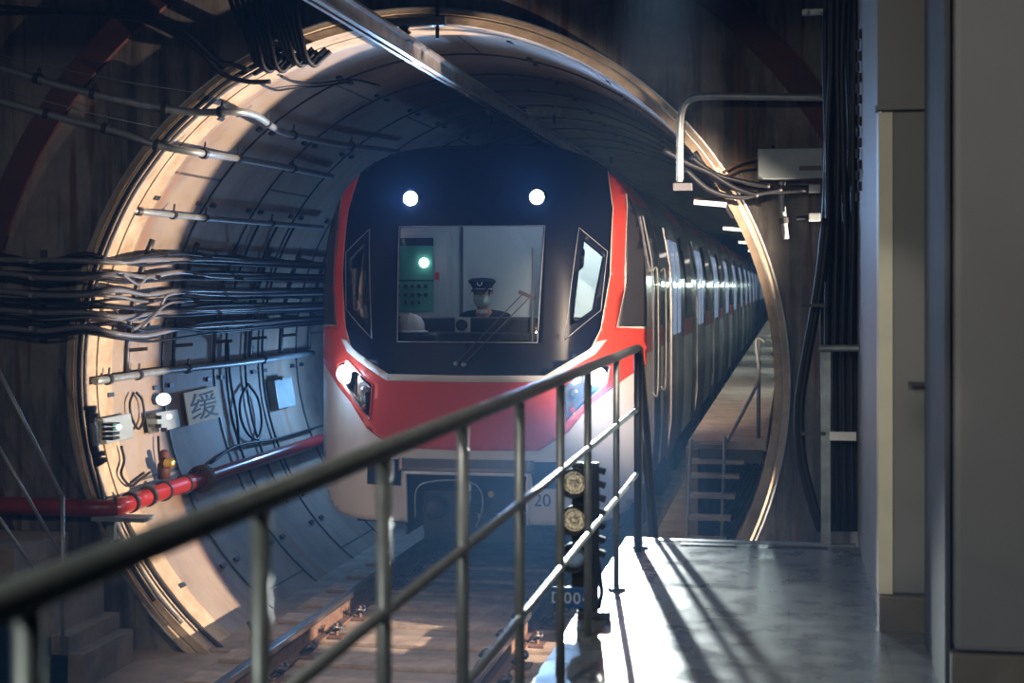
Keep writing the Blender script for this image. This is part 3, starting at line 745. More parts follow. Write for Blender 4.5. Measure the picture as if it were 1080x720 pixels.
# ================================================================== PLATFORM RAILING
RX = -.845; TOPZ, MIDZ, LOWZ = 1.155, .81, .445; RE = 8.55
ra = thing('platform_railing', 'long grey steel handrail running along the platform edge in front of the train', 'railing', (RX, 5, 0))
tube_r = lambda pts, r, n=14: tube(B(), pts, r, n, smooth=False)
obj('top_rail', tube_r([(RX, 1.0, TOPZ), (RX, RE, TOPZ)], .023), 'steel', ra)
obj('middle_rail', tube_r([(RX, 1.0, MIDZ), (RX, RE, MIDZ)], .0135), 'steel', ra)
obj('lower_rail', tube_r([(RX, 1.0, LOWZ), (RX, RE, LOWZ)], .0135), 'steel', ra)
ysb = [un(p, 600, X=RX).y for p in (30, 275, 405, 488, 548, 591, 620, 650, 675)]
for yy in ysb: obj('baluster', tube_r([(RX, yy, 0), (RX, yy, TOPZ)], .0165), 'steel', ra)
for yy in ysb: obj('base_flange', cylr(B(), (RX, yy, 0), (RX, yy, .012), .045, 14), 'steel', ra)
# stair handrails descending from the end of the platform
sr = thing('stair_handrail', 'dark handrail dropping steeply from the far end of the platform railing', 'handrail', (RX, 9.1, 0))
e1 = un(697, 620, Y=10.0); 
obj('sloping_rail', tube(B(), [(RX, RE + .02, TOPZ - .01), (RX, RE + .3, TOPZ - .15), (RX, 9.95, -.35)], .022, 12), 'dark_steel', sr)
obj('parallel_rail', tube(B(), [(RX + .0, RE + .02, MIDZ), (RX, 9.2, MIDZ - .55), (RX, 9.85, -.75)], .014, 10), 'dark_steel', sr)
obj('post', tube_r([(RX, 9.9, -1.05), (RX, 9.9, -.32)], .02), 'dark_steel', sr)
obj('upper_post', tube_r([(RX, RE + .06, 0), (RX, RE + .06, TOPZ - .02)], .022), 'dark_steel', sr)
st = thing('platform_steps', 'steep steel steps going down from the far platform end beside the handrail', 'stairs', (-.6, 9.4, -1.05))
for i in range(4):
    obj('tread', mm(B(), -.84, -.30, 9.1 + i * .2, 9.1 + i * .2 + .2, -.24 - i * .21, -.21 - i * .21), 'dark_steel', st)
bm = B(); bar(bm, [(-.86, 9.08, -.08), (-.86, 9.95, -.98)], .03, .1); obj('stringer', bm, 'dark_steel', st)
bm = B(); bar(bm, [(-.28, 9.08, -.08), (-.28, 9.95, -.98)], .03, .1); obj('stringer', bm, 'dark_steel', st)

# ================================================================== SIGNAL beside the railing
sx = -.905; sy = un(617, 600, X=sx).y; 
sg_ = thing('dwarf_signal', 'black dwarf signal with three round lenses behind the railing balusters', 'signal', (sx, sy, 0))
def sz_(py): return un(617, py, Y=sy).z
hw_ = .062
obj('backplate', mm(B(), sx - hw_, sx + hw_, sy, sy + .05, sz_(620), sz_(488), bev=.01), 'black', sg_)
for k, py in enumerate((508, 547, 586)):
    lx = un(606, py, Y=sy - .03).x; lz = sz_(py)
    hd_ = obj('lamp_hood', lathe(B(), [(.064, 0), (.066, .09), (.058, .09), (.056, .03), (.05, .028)], (lx, sy + .0, lz), 'Y', 24), 'black', sg_)
    obj('lens', lathe(B(), [(.052, 0), (.052, .03), (.03, .042), (.004, .046)], (lx, sy + .0, lz), 'Y', 24), 'lens' if k < 2 else 'lens_blue', hd_)
bm = B()
for k in range(7): zz = sz_(496 + k * 14.5); box(bm, (sx + hw_ + .005, sy + .02, zz), (.05, .03, .028), ry=.3, bev=.004)
obj('cooling_fin', bm, 'black', sg_)
obj('pole', mm(B(), sx - .035, sx + .055, sy + .01, sy + .06, 0, sz_(615)), 'dark_steel', sg_)
pl_ = obj('number_plate', mm(B(), un(583, 630, Y=sy).x, un(622, 630, Y=sy).x, sy - .012, sy - .002, sz_(641), sz_(619), bev=.003), 'blue_plate', sg_)
text_mesh('plate_number', 'D004', .072, 'white_ink', pl_, (un(602, 630, Y=sy).x, sy - .0135, sz_(631)), (PI / 2, 0, 0), .0008, 1.15)
obj('junction_box', mm(B(), sx - .04, sx + .11, sy + .0, sy + .09, .0, sz_(645), bev=.01), 'dark_steel', sg_)
bm = B(); tube(bm, [(sx + .06, sy + .03, .05), (sx + .075, sy, .12), (sx + .07, sy - .01, .2), (sx + .05, sy, .3)], .012); obj('signal_cable', bm, 'cable', sg_)

# ================================================================== OVERHEAD CONDUCTOR RAIL
cr = thing('overhead_conductor_rail', 'long aluminium overhead conductor rail running into the tunnel above the train', 'conductor rail', (XC, 5, 3.2))
CZ = 3.185
bm = B(); prof = [(-.045, .06), (.045, .06), (.045, .045), (.018, .04), (.018, -.03), (.03, -.055), (-.03, -.055), (-.018, -.03), (-.018, .04), (-.045, .045)]
r0 = [bm.verts.new((XC + a * 1.5, 3, CZ + b * 1.1)) for a, b in prof]; r1 = [bm.verts.new((XC + a * 1.5, 60, CZ + b * 1.1)) for a, b in prof]
for i in range(len(prof)): j = (i + 1) % len(prof); bm.faces.new((r0[i], r0[j], r1[j], r1[i]))
bm.faces.new(r0[::-1]); bm.faces.new(r1); obj('aluminium_profile', bm, 'alu', cr)
obj('contact_wire', tube_r([(XC, 3, CZ - .062), (XC, 60, CZ - .062)], .009, 8), 'rail_head', cr)
obj('joint_plate', mm(B(), XC - .03, XC + .03, 12.5, 12.95, CZ - .03, CZ + .035, bev=.004), 'steel', cr)
pos = ['outside the tunnel mouth', 'first inside the tunnel', 'second inside the tunnel']
for i, (yy, hwid, zz) in enumerate(((10.35, .30, 3.36), (15.2, .38, 3.28), (20.2, .38, 3.28))):
    hg = thing('rail_hanger', f'grey crossbar hanger with dark insulator over the conductor rail, {pos[i]}', 'hanger', (XC, yy, CZ), 'conductor rail hangers')
    obj('crossbar', mm(B(), XC - hwid, XC + hwid, yy - .03, yy + .03, zz - .03, zz + .03), 'galv', hg)
    bm = B()
    for sg in (-1, 1): cylr(bm, (XC + sg * (hwid - .06), yy, zz - .12), (XC + sg * (hwid - .06), yy, 4.5 if i == 0 else 3.29), .014, 8)
    obj('hanger_rod', bm, 'dark_steel', hg)
    obj('insulator', lathe(B(), [(.02, 0), (.045, .01), (.045, .02), (.025, .03), (.05, .045), (.05, .055), (.028, .065), (.04, .09)], (XC, yy, CZ + .055)), 'porcelain', hg)
    obj('clamp', mm(B(), XC - .06, XC + .06, yy - .05, yy + .05, CZ + .03, CZ + .075, bev=.006), 'galv', hg)

# ================================================================== LEFT WALL PIPES AND CABLES
def W(px, py, off=.06): return un(px, py, Y=TY - off)
def tail(p, y1, off, steps=1):
    a = ang_of(p); return [tun(a, p.y + (y1 - p.y) * (k + 1) / steps, off) for k in range(steps)]
def pipe_thing(name, label, cat, pts, r, mat, clamps, grp=None, clr=1.5, cmat='dark_steel', pinned=True):
    t = thing(name, label, cat, pts[0], grp)
    P = spline(pts, 6)
    obj('pipe', tube(B(), P, r, 12, smooth=False), mat, t)
    for c in clamps:
        i = int(c * (len(P) - 1)); p = P[i]; d = (P[min(i + 1, len(P) - 1)] - P[max(0, i - 1)]).normalized()
        bm = B(); cylr(bm, p - d * .02, p + d * .02, r * clr, 12)
        if pinned: cylr(bm, p, p + Vector((0, .03, .09)), .008, 6)
        obj('pipe_clamp', bm, cmat, t)
    return t
p_end = cyl(420, 160, .1)
pipe_thing('conduit_pipe', 'topmost grey conduit pipe crossing the upper left wall and bending into the tunnel', 'pipe',
    [W(-30, 62), W(0, 71), W(60, 89), W(120, 104), W(200, 118), TY and un(262, 119, Y=TY + .02), cyl(300, 140, .12), cyl(360, 152, .1), cyl(420, 160, .1)], .028, 'galv', (.08, .22, .34, .46, .58, .69, .78, .9))
pipe_thing('conduit_pipe', 'second grey conduit pipe from the top crossing the wall left of the tunnel', 'pipe',
    [W(-30, 98), W(0, 106), W(60, 123), W(120, 138), W(165, 153), un(215, 162, Y=TY + .1), cyl(250, 167, .1), cyl(300, 176, .1), cyl(350, 186, .08)], .028, 'galv', (.1, .24, .36, .5, .63, .76, .9))
pipe_thing('conduit_pipe', 'third pipe from the top, starting at the tunnel edge above the cable bundle', 'pipe',
    [un(133, 221, Y=TY + .15), cyl(175, 226, .1), cyl(230, 231, .1), cyl(340, 240, .1)], .024, 'galv', (.15, .4, .65, .85))
pc = cyl(175, 393, .1)
pipe_thing('conduit_pipe', 'grey pipe on the tunnel wall below the cable bundle and above the sign', 'pipe',
    [un(100, 402, Y=TY + .1), cyl(140, 396, .08), cyl(175, 391, .08), cyl(250, 383, .08), cyl(330, 372, .08)], .030, 'galv', (.1, .33, .6, .85))
# wires strung over the two upper pipes
for k, (a, b, c) in enumerate((((0, 58), (120, 84), (235, 102)), ((0, 92), (90, 118), (198, 141)))):
    tag(obj('tension_wire', tube(B(), [W(*a, .12), W(*b, .12), un(c[0], c[1], Y=TY)], .004, 6), 'galv'), f'thin wire strung just above the {"topmost" if k == 0 else "second"} conduit pipe on the left', 'wire')
# bundle of cables on brackets
tiers = [275, 292, 312, 331, 350]; nm = ['top', 'second', 'third', 'fourth', 'bottom']
for ti, y_ in enumerate(tiers):
    ncab = (3, 3, 4, 4, 4)[ti]
    for c in range(ncab):
        o_ = .10 + .035 * (c % 2) + random.uniform(0, .02); dy = (c - ncab / 2) * 3.2
        wob = lambda s: random.uniform(-s, s)
        last = cyl(330, y_ + (303 - y_) * .22 + dy * .8, .07 + .03 * (c % 3))
        pts = [W(-60, y_ - 2 + dy, o_), W(0, y_ - 1 + dy + wob(2), o_), W(45, y_ + 3 + dy + wob(3), o_), W(90, y_ + 1 + dy + wob(4), o_),
               un(125, y_ + 2 + dy + wob(5), Y=TY + .08), cyl(155, y_ + 2 + dy + wob(5), .14), cyl(190, y_ + dy + wob(4), .10 + .02 * c), cyl(235, y_ + (303 - y_) * .08 + dy + wob(2), .09), last]
        a = ang_of(last); ro = .07 + .03 * (c % 3)
        pts += [tun(a, 22, ro), tun(a, 32, ro), tun(a, 45, ro)]
        m_ = 'cable_grey' if (c == 1 or (ti in (2, 3) and c == 2)) else 'cable'
        tag(obj('power_cable', tube(B(), pts, (.017, .021, .014, .012)[c % 4], 8, k=5), m_), f'{"grey" if m_ == "cable_grey" else "black"} cable sagging along the {nm[ti]} tier of the left wall bundle', 'cable', f'{"grey" if m_ == "cable_grey" else "black"} cables in the {nm[ti]} tier')
# diagonal strays between tiers
for k, (a, b, c, d) in enumerate((((105, 318), (118, 330), (112, 350), (118, 356)), ((150, 345), (168, 322), (185, 318), (205, 316)), ((140, 348), (160, 330), (170, 312), (195, 308)), ((130, 290), (140, 300), (150, 292), (165, 296)))):
    tag(obj('loose_cable', tube(B(), [un(*a, Y=TY + .02), cyl(b[0] + 6, b[1], .16), cyl(c[0] + 6, c[1], .16), cyl(d[0] + 4, d[1], .12)], .012, 8), 'cable_grey' if k else 'cable'),
        ('dark loose cable drooping at the ring edge below the bundle', 'grey loose cable climbing diagonally from bottom to third tier', 'second grey loose cable climbing diagonally, left of its twin', 'short grey looping cable between the top two tiers')[k], 'cable')
# cable brackets in the tunnel
zlo, zhi = cyl(250, 358, 0), cyl(250, 268, 0)
alo, ahi = ang_of(zlo) % 360, ang_of(zhi) % 360
cb0 = None
where = ['nearest the tunnel mouth', 'second from the mouth', 'third from the mouth', 'fourth from the mouth', 'fifth from the mouth', 'sixth from the mouth', 'seventh from the mouth', 'eighth from the mouth']
for i in range(8):
    yy = 11.55 + i * .95
    if cb0 is None:
        cb0 = thing('cable_bracket', '', 'bracket', (0, yy, 0), 'curved steel brackets holding the cables'); f = cb0
        obj('upright', tube(B(), [tun(a, yy, .025) for a in [ahi - 2 + (alo - ahi + 6) * k / 10 for k in range(11)]], .02, 6, smooth=False), 'dark_steel', f)
        for k in range(5):
            a = ahi + (alo - ahi) * k / 4
            obj('arm', bar(B(), [tun(a, yy, .02), tun(a - .6, yy, .19)], .022, .03), 'dark_steel', f)
    else: f = ccopy(cb0, (0, yy, 0))
    f['label'] = f'dark steel cable bracket on the left tunnel wall, {where[i]}'
wb0 = thing('wall_cable_bracket', 'steel cable rack with pale arm tips on the wall left of the tunnel', 'bracket', W(46, 320, 0))
obj('upright', bar(B(), [W(46, 265, .02), W(46, 360, .02)], .04), 'dark_steel', wb0)
for y_ in (278, 295, 313, 330, 347):
    bm = B(); a = W(46, y_, .03); bar(bm, [a, a + Vector((0, -.2, .012))], .03)
    obj('arm', bm, 'steel', wb0)
# curved ribs of small conduits going round the tunnel wall above the cables
for k, px in enumerate((262, 282, 300)):
    p = cyl(px, 260, .03); yy = p.y
    tag(obj('rib_conduit', tube(B(), [tun(a, yy, .03) for a in range(150, 216, 4)], .012, 6, smooth=False), 'cable'), f'thin dark conduit curving around the left tunnel wall, {("first", "second", "third")[k]} from the mouth', 'conduit')
# cables that follow the portal ring
for k, (rr, mat_, lb) in enumerate(((2.63, 'cable', 'black cable following the inner edge of the portal ring'), (2.58, 'cable_grey', 'grey cable following the portal ring inside the black one'))):
    tag(obj('ring_cable', tube(B(), [Vector((TX + (rr - .02 * (a % 3)) * math.cos(math.radians(a)), TY - .05, TZ + (rr - .012 * ((a // 6) % 2)) * math.sin(math.radians(a)))) for a in range(112, 226 + k * 6, 6)], .016, 8, k=4), mat_), lb, 'cable')
tag(obj('ring_cable', tube(B(), [Vector((TX + 2.56 * math.cos(math.radians(a)), TY + .1, TZ + 2.56 * math.sin(math.radians(a)))) for a in range(205, 246, 5)] + [un(262, 655, Y=TY + .1)], .018, 8), 'cable'), 'black cable curving down the lower left inside of the portal ring', 'cable')
# hanging bundle above the ring
for i in range(12):
    x0 = 243 + i * 6.2; g = i // 6
    x1 = 268 + i * 4.6 + (6 if g else 0); yb_ = 66 + (i % 3) * 3 - g * 6
    pts = [un(x0 - 6, -60, Y=TY - .3), un(x0, 0, Y=TY - .25), un(x1 - 6, 42, Y=TY - .2), un(x1, yb_ - 4, Y=TY - .15), un(x1 + 7, yb_ + 3, Y=TY - .08), un(x1 + 14, yb_ - 3, Y=TY - .06), un(x1 + 24, yb_ - 12, Y=TY - .05)]
    if i % 3 == 0: pts[-1] = un(x1 - 14, yb_ + 12, Y=TY - .05)
    tag(obj('hanging_cable', tube(B(), pts, .019, 8), 'cable'), f'black cable hanging from the ceiling onto the upper left of the portal ring, {"left" if g == 0 else "right"} bunch', 'cable', f'hanging black cables, {"left" if g == 0 else "right"} bunch')
for k, pts in enumerate(([(-20, 5), (60, 12), (150, 22), (205, 50), (235, 78), (262, 86), (285, 86)], [(-20, 14), (100, 14), (180, 26), (225, 62), (246, 68), (262, 74)])):
    tag(obj('slack_cable', tube(B(), [W(p[0], p[1], .1) for p in pts], .018, 8), 'cable'), ('lower black slack cable crossing the dark upper left wall', 'upper black slack cable crossing the dark upper left wall')[k], 'cable')
for k, pts in enumerate(([(272, 86), (290, 95), (310, 93), (345, 90), (370, 86)], [(297, 80), (312, 87), (335, 88), (372, 84), (400, 90)])):
    tag(obj('crown_cable', tube(B(), [cyl(p[0], p[1], .04) for p in pts], .010, 6), 'cable'), ('lower thin cable clipped under the tunnel crown, left of the conductor rail', 'upper thin cable clipped under the tunnel crown, left of the conductor rail')[k], 'cable')

# sign board
sp0, sp1, sp2, sp3 = [cyl(*p, .05) for p in ((193, 415), (228, 407), (235, 439), (200, 448))]
cc = (sp0 + sp1 + sp2 + sp3) / 4; ux_ = ((sp1 - sp0) + (sp2 - sp3)).normalized(); nn = ux_.cross(((sp0 - sp3) + (sp1 - sp2)).normalized()).normalized()
vy_ = nn.cross(ux_).normalized(); hwid = ((sp1 - sp0).length + (sp2 - sp3).length) / 4; hh_ = ((sp0 - sp3).length + (sp1 - sp2).length) / 4
if nn.dot(EYE - cc) < 0: nn = -nn
sgn = thing('caution_sign', 'yellowed square board with one black brushed character on the tunnel wall', 'sign', cc)
R3 = Matrix((ux_, vy_, nn)).transposed()
bm = B(); bmesh.ops.create_cube(bm, size=1, matrix=Matrix.Translation(cc) @ R3.to_4x4() @ Matrix.Diagonal((hwid * 2, hh_ * 2, .012, 1)))
obj('board', bm, 'sign', sgn)
tx_ = text_mesh('character', '缓', .36, 'ink', sgn, cc + nn * .008, R3.to_euler(), .0015)
# fit the character to the board
me = tx_.data; xs = [v.co.x for v in me.vertices]; ys_ = [v.co.y for v in me.vertices]
if xs:
    kx = hwid * 2 * .78 / (max(xs) - min(xs)); ky = hh_ * 2 * .82 / (max(ys_) - min(ys_)); mx_, my_ = (max(xs) + min(xs)) / 2, (max(ys_) + min(ys_)) / 2
    for v in me.vertices: v.co.x = (v.co.x - mx_) * kx; v.co.y = (v.co.y - my_) * ky
# small boxes
def wallbox(name, label, cat, px, py, w, h, d, mat, leds=(), off=.06, Y=None):
    c = cyl(px, py, off) if Y is None else un(px, py, Y=Y); a = math.atan2(c.z - TZ, c.x - TX)
    t = thing(name, label, cat, c)
    ry = -(a - PI) if Y is None else 0
    obj('case', box(B(), c, (d, w, h) if Y is None else (w, d, h), ry=ry, bev=.01), mat, t); return t, c
t, c = wallbox('relay_box', 'grey relay box with a green light, at the tunnel edge left of the sign', 'box', 122, 452, .5, .20, .06, 'box_grey')
obj('led', lathe(B(), [(.02, 0), (.02, .02)], un(126, 450, Y=c.y - .27) , 'Y', 10), 'led_green', t)
t, c = wallbox('lamp_box', 'grey control box with white lamp glow above it, between relay box and sign', 'box', 172, 444, .45, .16, .10, 'box_grey', off=.09)
obj('led', lathe(B(), [(.02, 0), (.02, .02)], un(179, 439, Y=c.y - .25), 'Y', 10), 'led_green', t)
bm = B()
for (a, b) in ((167, 440), (167, 449), (173, 453)): box(bm, un(a, b, Y=c.y - .235), (.05, .02, .03))
obj('socket', bm, 'black', t)
wl = thing('wall_lamp', 'small bright lamp on the tunnel wall above the control box', 'lamp', cyl(172, 421, .08))
q = cyl(172, 421, .08); obj('lamp_globe', lathe(B(), [(.02, -.09), (.05, -.05), (.055, .0), (.045, .05), (.015, .08)], q, 'Y', 16), 'wall_lamp', wl)
obj('lamp_base', box(B(), q + Vector((-.04, .02, 0)), (.03, .14, .08), bev=.01), 'dark_steel', wl)
t, c = wallbox('wall_cabinet', 'pale grey cabinet on the tunnel wall beside the left headlight glow', 'box', 297, 415, .55, .30, .09, 'box_grey', off=.06)
obj('cabinet_hook', box(B(), c + Vector((.05, 0, .16)), (.02, .3, .02)), 'steel', t)
# valve group at ring edge
vg = thing('valve_assembly', 'dark valve and cable gland assembly clamped on the portal ring edge', 'valve', W(97, 470, .06))
bm = B(); tube(bm, [W(97, 430, .08), W(96, 450, .1), W(100, 475, .1), W(106, 490, .08)], .035, 10); obj('body', bm, 'black', vg)
obj('coupling_sleeve', cylr(B(), W(98, 446, .12), W(101, 470, .12), .028, 12), 'steel', vg)
for p in ((95, 432), (97, 440), (104, 480), (106, 487)): a = W(*p, .1); obj('ring_clamp', cylr(B(), a, a + Vector((0, 0, .03)), .05, 14), 'dark_steel', vg)
bm = B()
for k in range(4): a = W(112, 448 + k * 5, .0); box(bm, a + Vector((0, .08, 0)), (.09, .12, .02))
obj('heat_fin', bm, 'black', vg)
for k, (pts, lb) in enumerate((([(99, 486), (104, 505), (108, 522), (116, 540), (128, 548)], 'cable dropping from the valve assembly along the ring'), ([(128, 470), (131, 485), (128, 500), (138, 512), (148, 505), (158, 498)], 'thin cable looping under the relay box'), ([(141, 414), (137, 425), (139, 440), (146, 452), (152, 440), (150, 422), (144, 414)], 'oval coil of thin cable hanging between relay box and control box'), ([(167, 460), (168, 480), (172, 500)], 'thin cable hanging below the control box'), ([(262, 405), (254, 420), (254, 440), (262, 458), (272, 462), (276, 445), (272, 420), (262, 405)], 'large oval loop of black cable right of the sign'), ([(222, 488), (250, 470), (290, 463), (330, 452)], 'cable sagging along the tunnel wall below the sign'), ([(240, 360), (243, 400), (250, 440), (252, 470)], 'vertical cable on the tunnel wall right of the sign'))):
    tag(obj('thin_cable', tube(B(), [cyl(p[0], p[1], .05) for p in pts], .011 if k < 4 else .014, 6), 'cable'), lb, 'cable')
# long red water main
rp = thing('red_water_pipe', 'thick red water pipe crossing the wall and bending into the tunnel', 'pipe', W(0, 533, .1))
RPY = TY - .12; P = [un(-80, 533, Y=RPY), un(0, 533, Y=RPY), un(60, 534, Y=RPY), un(105, 536, Y=RPY)]
e0 = un(128, 533, Y=TY + .0); e1_ = cyl(165, 520, .14); e2 = cyl(212, 505, .12)
obj('pipe', tube(B(), P + [e0, un(145, 528, Y=TY + .35), e1_, e2], .068, 20), 'red_pipe', rp)
ae = ang_of(e2); obj('far_pipe', tube(B(), [e2, tun(ae, e2.y + 1.0, .12), tun(ae, 30, .12)], .06, 18), 'red_pipe', rp)
for k, (a, b) in enumerate(((un(128, 533, Y=TY), e0), (e0, e1_), (e0, e1_), (e1_, e2), (e1_, e2))):
    t_ = (0, .25, .75, .15, .6)[k]
    if k == 0: p = un(122, 534, Y=TY - .05); d = Vector((1, .4, 0)).normalized()
    else: p = a + (b - a) * t_; d = (b - a).normalized()
    obj('pipe_band', cylr(B(), p - d * .015, p + d * .015, .083, 20), 'dark_steel', rp)
fl = cylr(B(), e2 - Vector((.0, .03, 0)), e2 + Vector((0, .05, 0)), .12, 24)
for k in range(8): a = k * PI / 4; cylr(fl, e2 + Vector((.1 * math.cos(a), -.06, .1 * math.sin(a))), e2 + Vector((.1 * math.cos(a), .08, .1 * math.sin(a))), .014, 6)
obj('flange', fl, 'rust', rp)
pb_ = thing('pipe_support', 'grey bracket holding the red pipe at the portal ring', 'bracket', W(130, 548, .05))
obj('plate', box(B(), W(130, 546, .12), (.42, .20, .03)), 'box_grey', pb_)
obj('arm', box(B(), W(120, 556, .05), (.06, .12, .18)), 'galv', pb_)
hv = thing('hydrant_valve', 'small red hydrant valve with brass cap above the red pipe', 'valve', cyl(175, 485, .1))
q = cyl(173, 487, .12); obj('valve_body', lathe(B(), [(.05, -.14), (.055, -.02), (.04, .0), (.045, .08), (.02, .1)], q, 'Z', 16), 'rusty_red', hv)
obj('valve_cap', lathe(B(), [(.035, -.02), (.045, .0), (.045, .05), (.02, .06)], cyl(180, 488, .2), 'Y', 16), 'brass', hv)

# left staircase and its railing
lr = thing('staircase_railing', 'pale steel stair railing at the far left in front of the wall', 'railing', un(65, 690, Y=9.6))
LY = 9.6
obj('top_rail', tube_r([un(-25, 345, Y=LY), un(65, 523, Y=LY)], .016), 'steel', lr)
obj('post', tube_r([un(66, 523, Y=LY), un(66, 690, Y=LY)], .015), 'steel', lr)
obj('middle_rail', tube_r([un(-25, 430, Y=LY), un(63, 583, Y=LY)], .012), 'steel', lr)
obj('lower_rail', tube_r([un(-25, 510, Y=LY), un(40, 606, Y=LY)], .012), 'steel', lr)
sc = thing('concrete_staircase', 'grey concrete stair steps at the lower left behind the railing', 'stairs', un(40, 700, Y=LY))
for k, (a, yt) in enumerate(((15, 580), (30, 610), (55, 622), (73, 671), (88, 690))):
    p = un(a, yt, Y=LY + .05); obj('step', mm(B(), -6.6, p.x, LY + .05, LY + .85, -1.24, p.z, bev=.01), 'slab', sc)

# ================================================================== WALKWAY in the tunnel
WZ = .35; WY0 = 11.45
wk = thing('evacuation_walkway', 'raised concrete walkway with dark slab edge on the right of the tunnel', 'walkway', (-.55, WY0, WZ))
wlx = un(726, 466, Y=WY0).x
def rx_at(z): return TX + math.sqrt(TR * TR - (z - TZ) ** 2)
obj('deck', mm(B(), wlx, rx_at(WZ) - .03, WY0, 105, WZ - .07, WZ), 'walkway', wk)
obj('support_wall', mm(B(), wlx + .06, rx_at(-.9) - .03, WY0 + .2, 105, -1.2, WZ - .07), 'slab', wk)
obj('edge_beam', mm(B(), wlx + .08, rx_at(.2) - .02, WY0 - .02, WY0 + .1, WZ - .16, WZ - .06), 'dark_steel', wk)
ld = thing('walkway_ladder', 'short steel step ladder leading up to the raised tunnel walkway', 'ladder', (wlx + .15, WY0 - .1, -1.0))
lx0 = un(728, 540, Y=WY0 - .2).x; lx1 = un(764, 540, Y=WY0 - .2).x; zt_ = un(740, 468, Y=WY0 - .1).z
obj('stile', tube(B(), [(lx0 - .02, WY0 - .45, un(726, 545, Y=WY0 - .4).z - .4), (lx0, WY0 - .15, zt_ - .05), (lx0 + .03, WY0 - .12, zt_), (lx1 - .02, WY0 - .12, zt_)], .013, 10, k=5), 'steel', ld)
obj('stile', tube_r([(lx1 - .02, WY0 - .4, un(760, 545, Y=WY0 - .4).z - .4), (lx1, WY0 - .1, zt_ + .06)], .013, 10), 'steel', ld)
for k, py in enumerate((484, 499, 520, 543, 566)):
    y_ = WY0 - .05 - k * .08; z_ = un(745, py, Y=y_).z
    obj('tread', mm(B(), lx0 + .0, lx1 + .14 - .03 * k, y_ - .10, y_ + .06, z_ - .025, z_), 'walkway', ld)
hr = thing('walkway_handrail', 'blue grey pipe handrail at the near end of the raised tunnel walkway', 'handrail', (-.3, WY0, WZ))
pa = un(800, 461, Y=WY0 + .3); zt2 = un(800, 357, Y=WY0 + .3).z
obj('post', tube_r([(pa.x, pa.y, WZ), (pa.x, pa.y, zt2 - .02)], .017), 'galv', hr)
obj('pipe', tube(B(), [(pa.x + .05, pa.y, zt2 - .03), (pa.x + .0, pa.y, zt2), (pa.x - .02, pa.y - .02, zt2 - .05), un(800, 398, Y=pa.y - .08), un(786, 430, Y=pa.y - .2), un(767, 465, Y=WY0 - .1)], .014, 10), 'galv', hr)

# tunnel lamps
tl = None; lampw = ['nearest, above the train roof line', 'second', 'third', 'fourth', 'fifth', 'sixth']
q = cyl(760, 222, .1); aq = 52
for i in range(6):
    yy = 12.3 + i * 5.5
    if tl is None:
        tl = thing('tunnel_lamp', '', 'lamp', (0, yy, 0), 'tube lamps along the tunnel'); f = tl
        p = tun(aq, yy, .08)
        lx_a = un(732, 213, Y=yy); lx_b = un(766, 216, Y=yy)
        obj('lamp_tube', cylr(B(), lx_a, lx_b, .020, 12), 'tube_lamp', f)
        obj('lamp_reflector', box(B(), (lx_a + lx_b) / 2 + Vector((0, .02, .035)), ((lx_b - lx_a).length, .06, .02)), 'rust', f)
        obj('lamp_bracket', bar(B(), [lx_b, un(773, 228, Y=yy + .1)], .03), 'plastic_white', f)
    else: f = ccopy(tl, (0, yy, 0))
    f['label'] = f'tube lamp hung from the upper right tunnel wall, {lampw[i]} from the mouth' if i else 'tube lamp at the upper right of the tunnel, nearest the mouth'
tl.location = (0, 12.3, 0)
sl_ = None
for i in range(10):
    yy = 17 + i * 4.0
    if sl_ is None:
        p = tun(18, yy, .07); sl_ = thing('side_lamp', 'cool white lamp in a row low on the right tunnel wall beside the train', 'lamp', (0, yy, 0), 'cool lamps along the right tunnel wall')
        obj('lamp_tube', cylr(B(), p - Vector((0, .45, 0)), p + Vector((0, .45, 0)), .022, 10), 'tube_cool', sl_)
        obj('lamp_holder', box(B(), p + Vector((.04, 0, .02)), (.03, 1.0, .06)), 'galv', sl_)
    else: ccopy(sl_, (0, yy, 0))

# ================================================================== RIGHT OF THE PORTAL
cf = thing('gantry_pipe', 'light grey square pipe frame bent down over the tunnel top right', 'frame', un(718, 190, Y=TY - .3))
GY = TY - .3
bm = B(); tube(bm, [un(717, 192, Y=GY), un(717, 150, Y=GY), un(718, 124, Y=GY), un(722, 110, Y=GY), un(732, 103, Y=GY), un(750, 101.5, Y=GY), un(800, 102, Y=GY), un(874, 103, Y=GY)], .026, 10)
obj('frame_pipe', bm, 'galv', cf)
obj('end_plate', box(B(), un(720, 197, Y=GY), (.13, .05, .05), bev=.005), 'matt_dark', cf)
jb = thing('junction_box', 'grey junction box on the wall right of the tunnel', 'box', un(833, 172, Y=TY - .15))
a, b = un(799, 157, Y=TY - .2), un(868, 188, Y=TY - .2)
obj('case', mm(B(), a.x, b.x, TY - .2, TY - .01, b.z, a.z, bev=.008), 'box_grey', jb)
obj('nameplate', mm(B(), un(843, 178, Y=TY - .2).x, b.x - .01, TY - .206, TY - .2, un(843, 180, Y=TY - .2).z, un(843, 175, Y=TY - .2).z), 'dark_steel', jb)
obj('lifting_lug', cylr(B(), un(814, 157, Y=TY - .1), un(814, 153, Y=TY - .1), .02, 8), 'dark_steel', jb)
pipe_thing('drop_conduit', 'short pale vertical conduit below the grey junction box', 'conduit', [un(825, 189, Y=TY - .08), un(825, 215, Y=TY - .08), un(829, 252, Y=TY - .08)], .022, 'galv', (.3, .8))
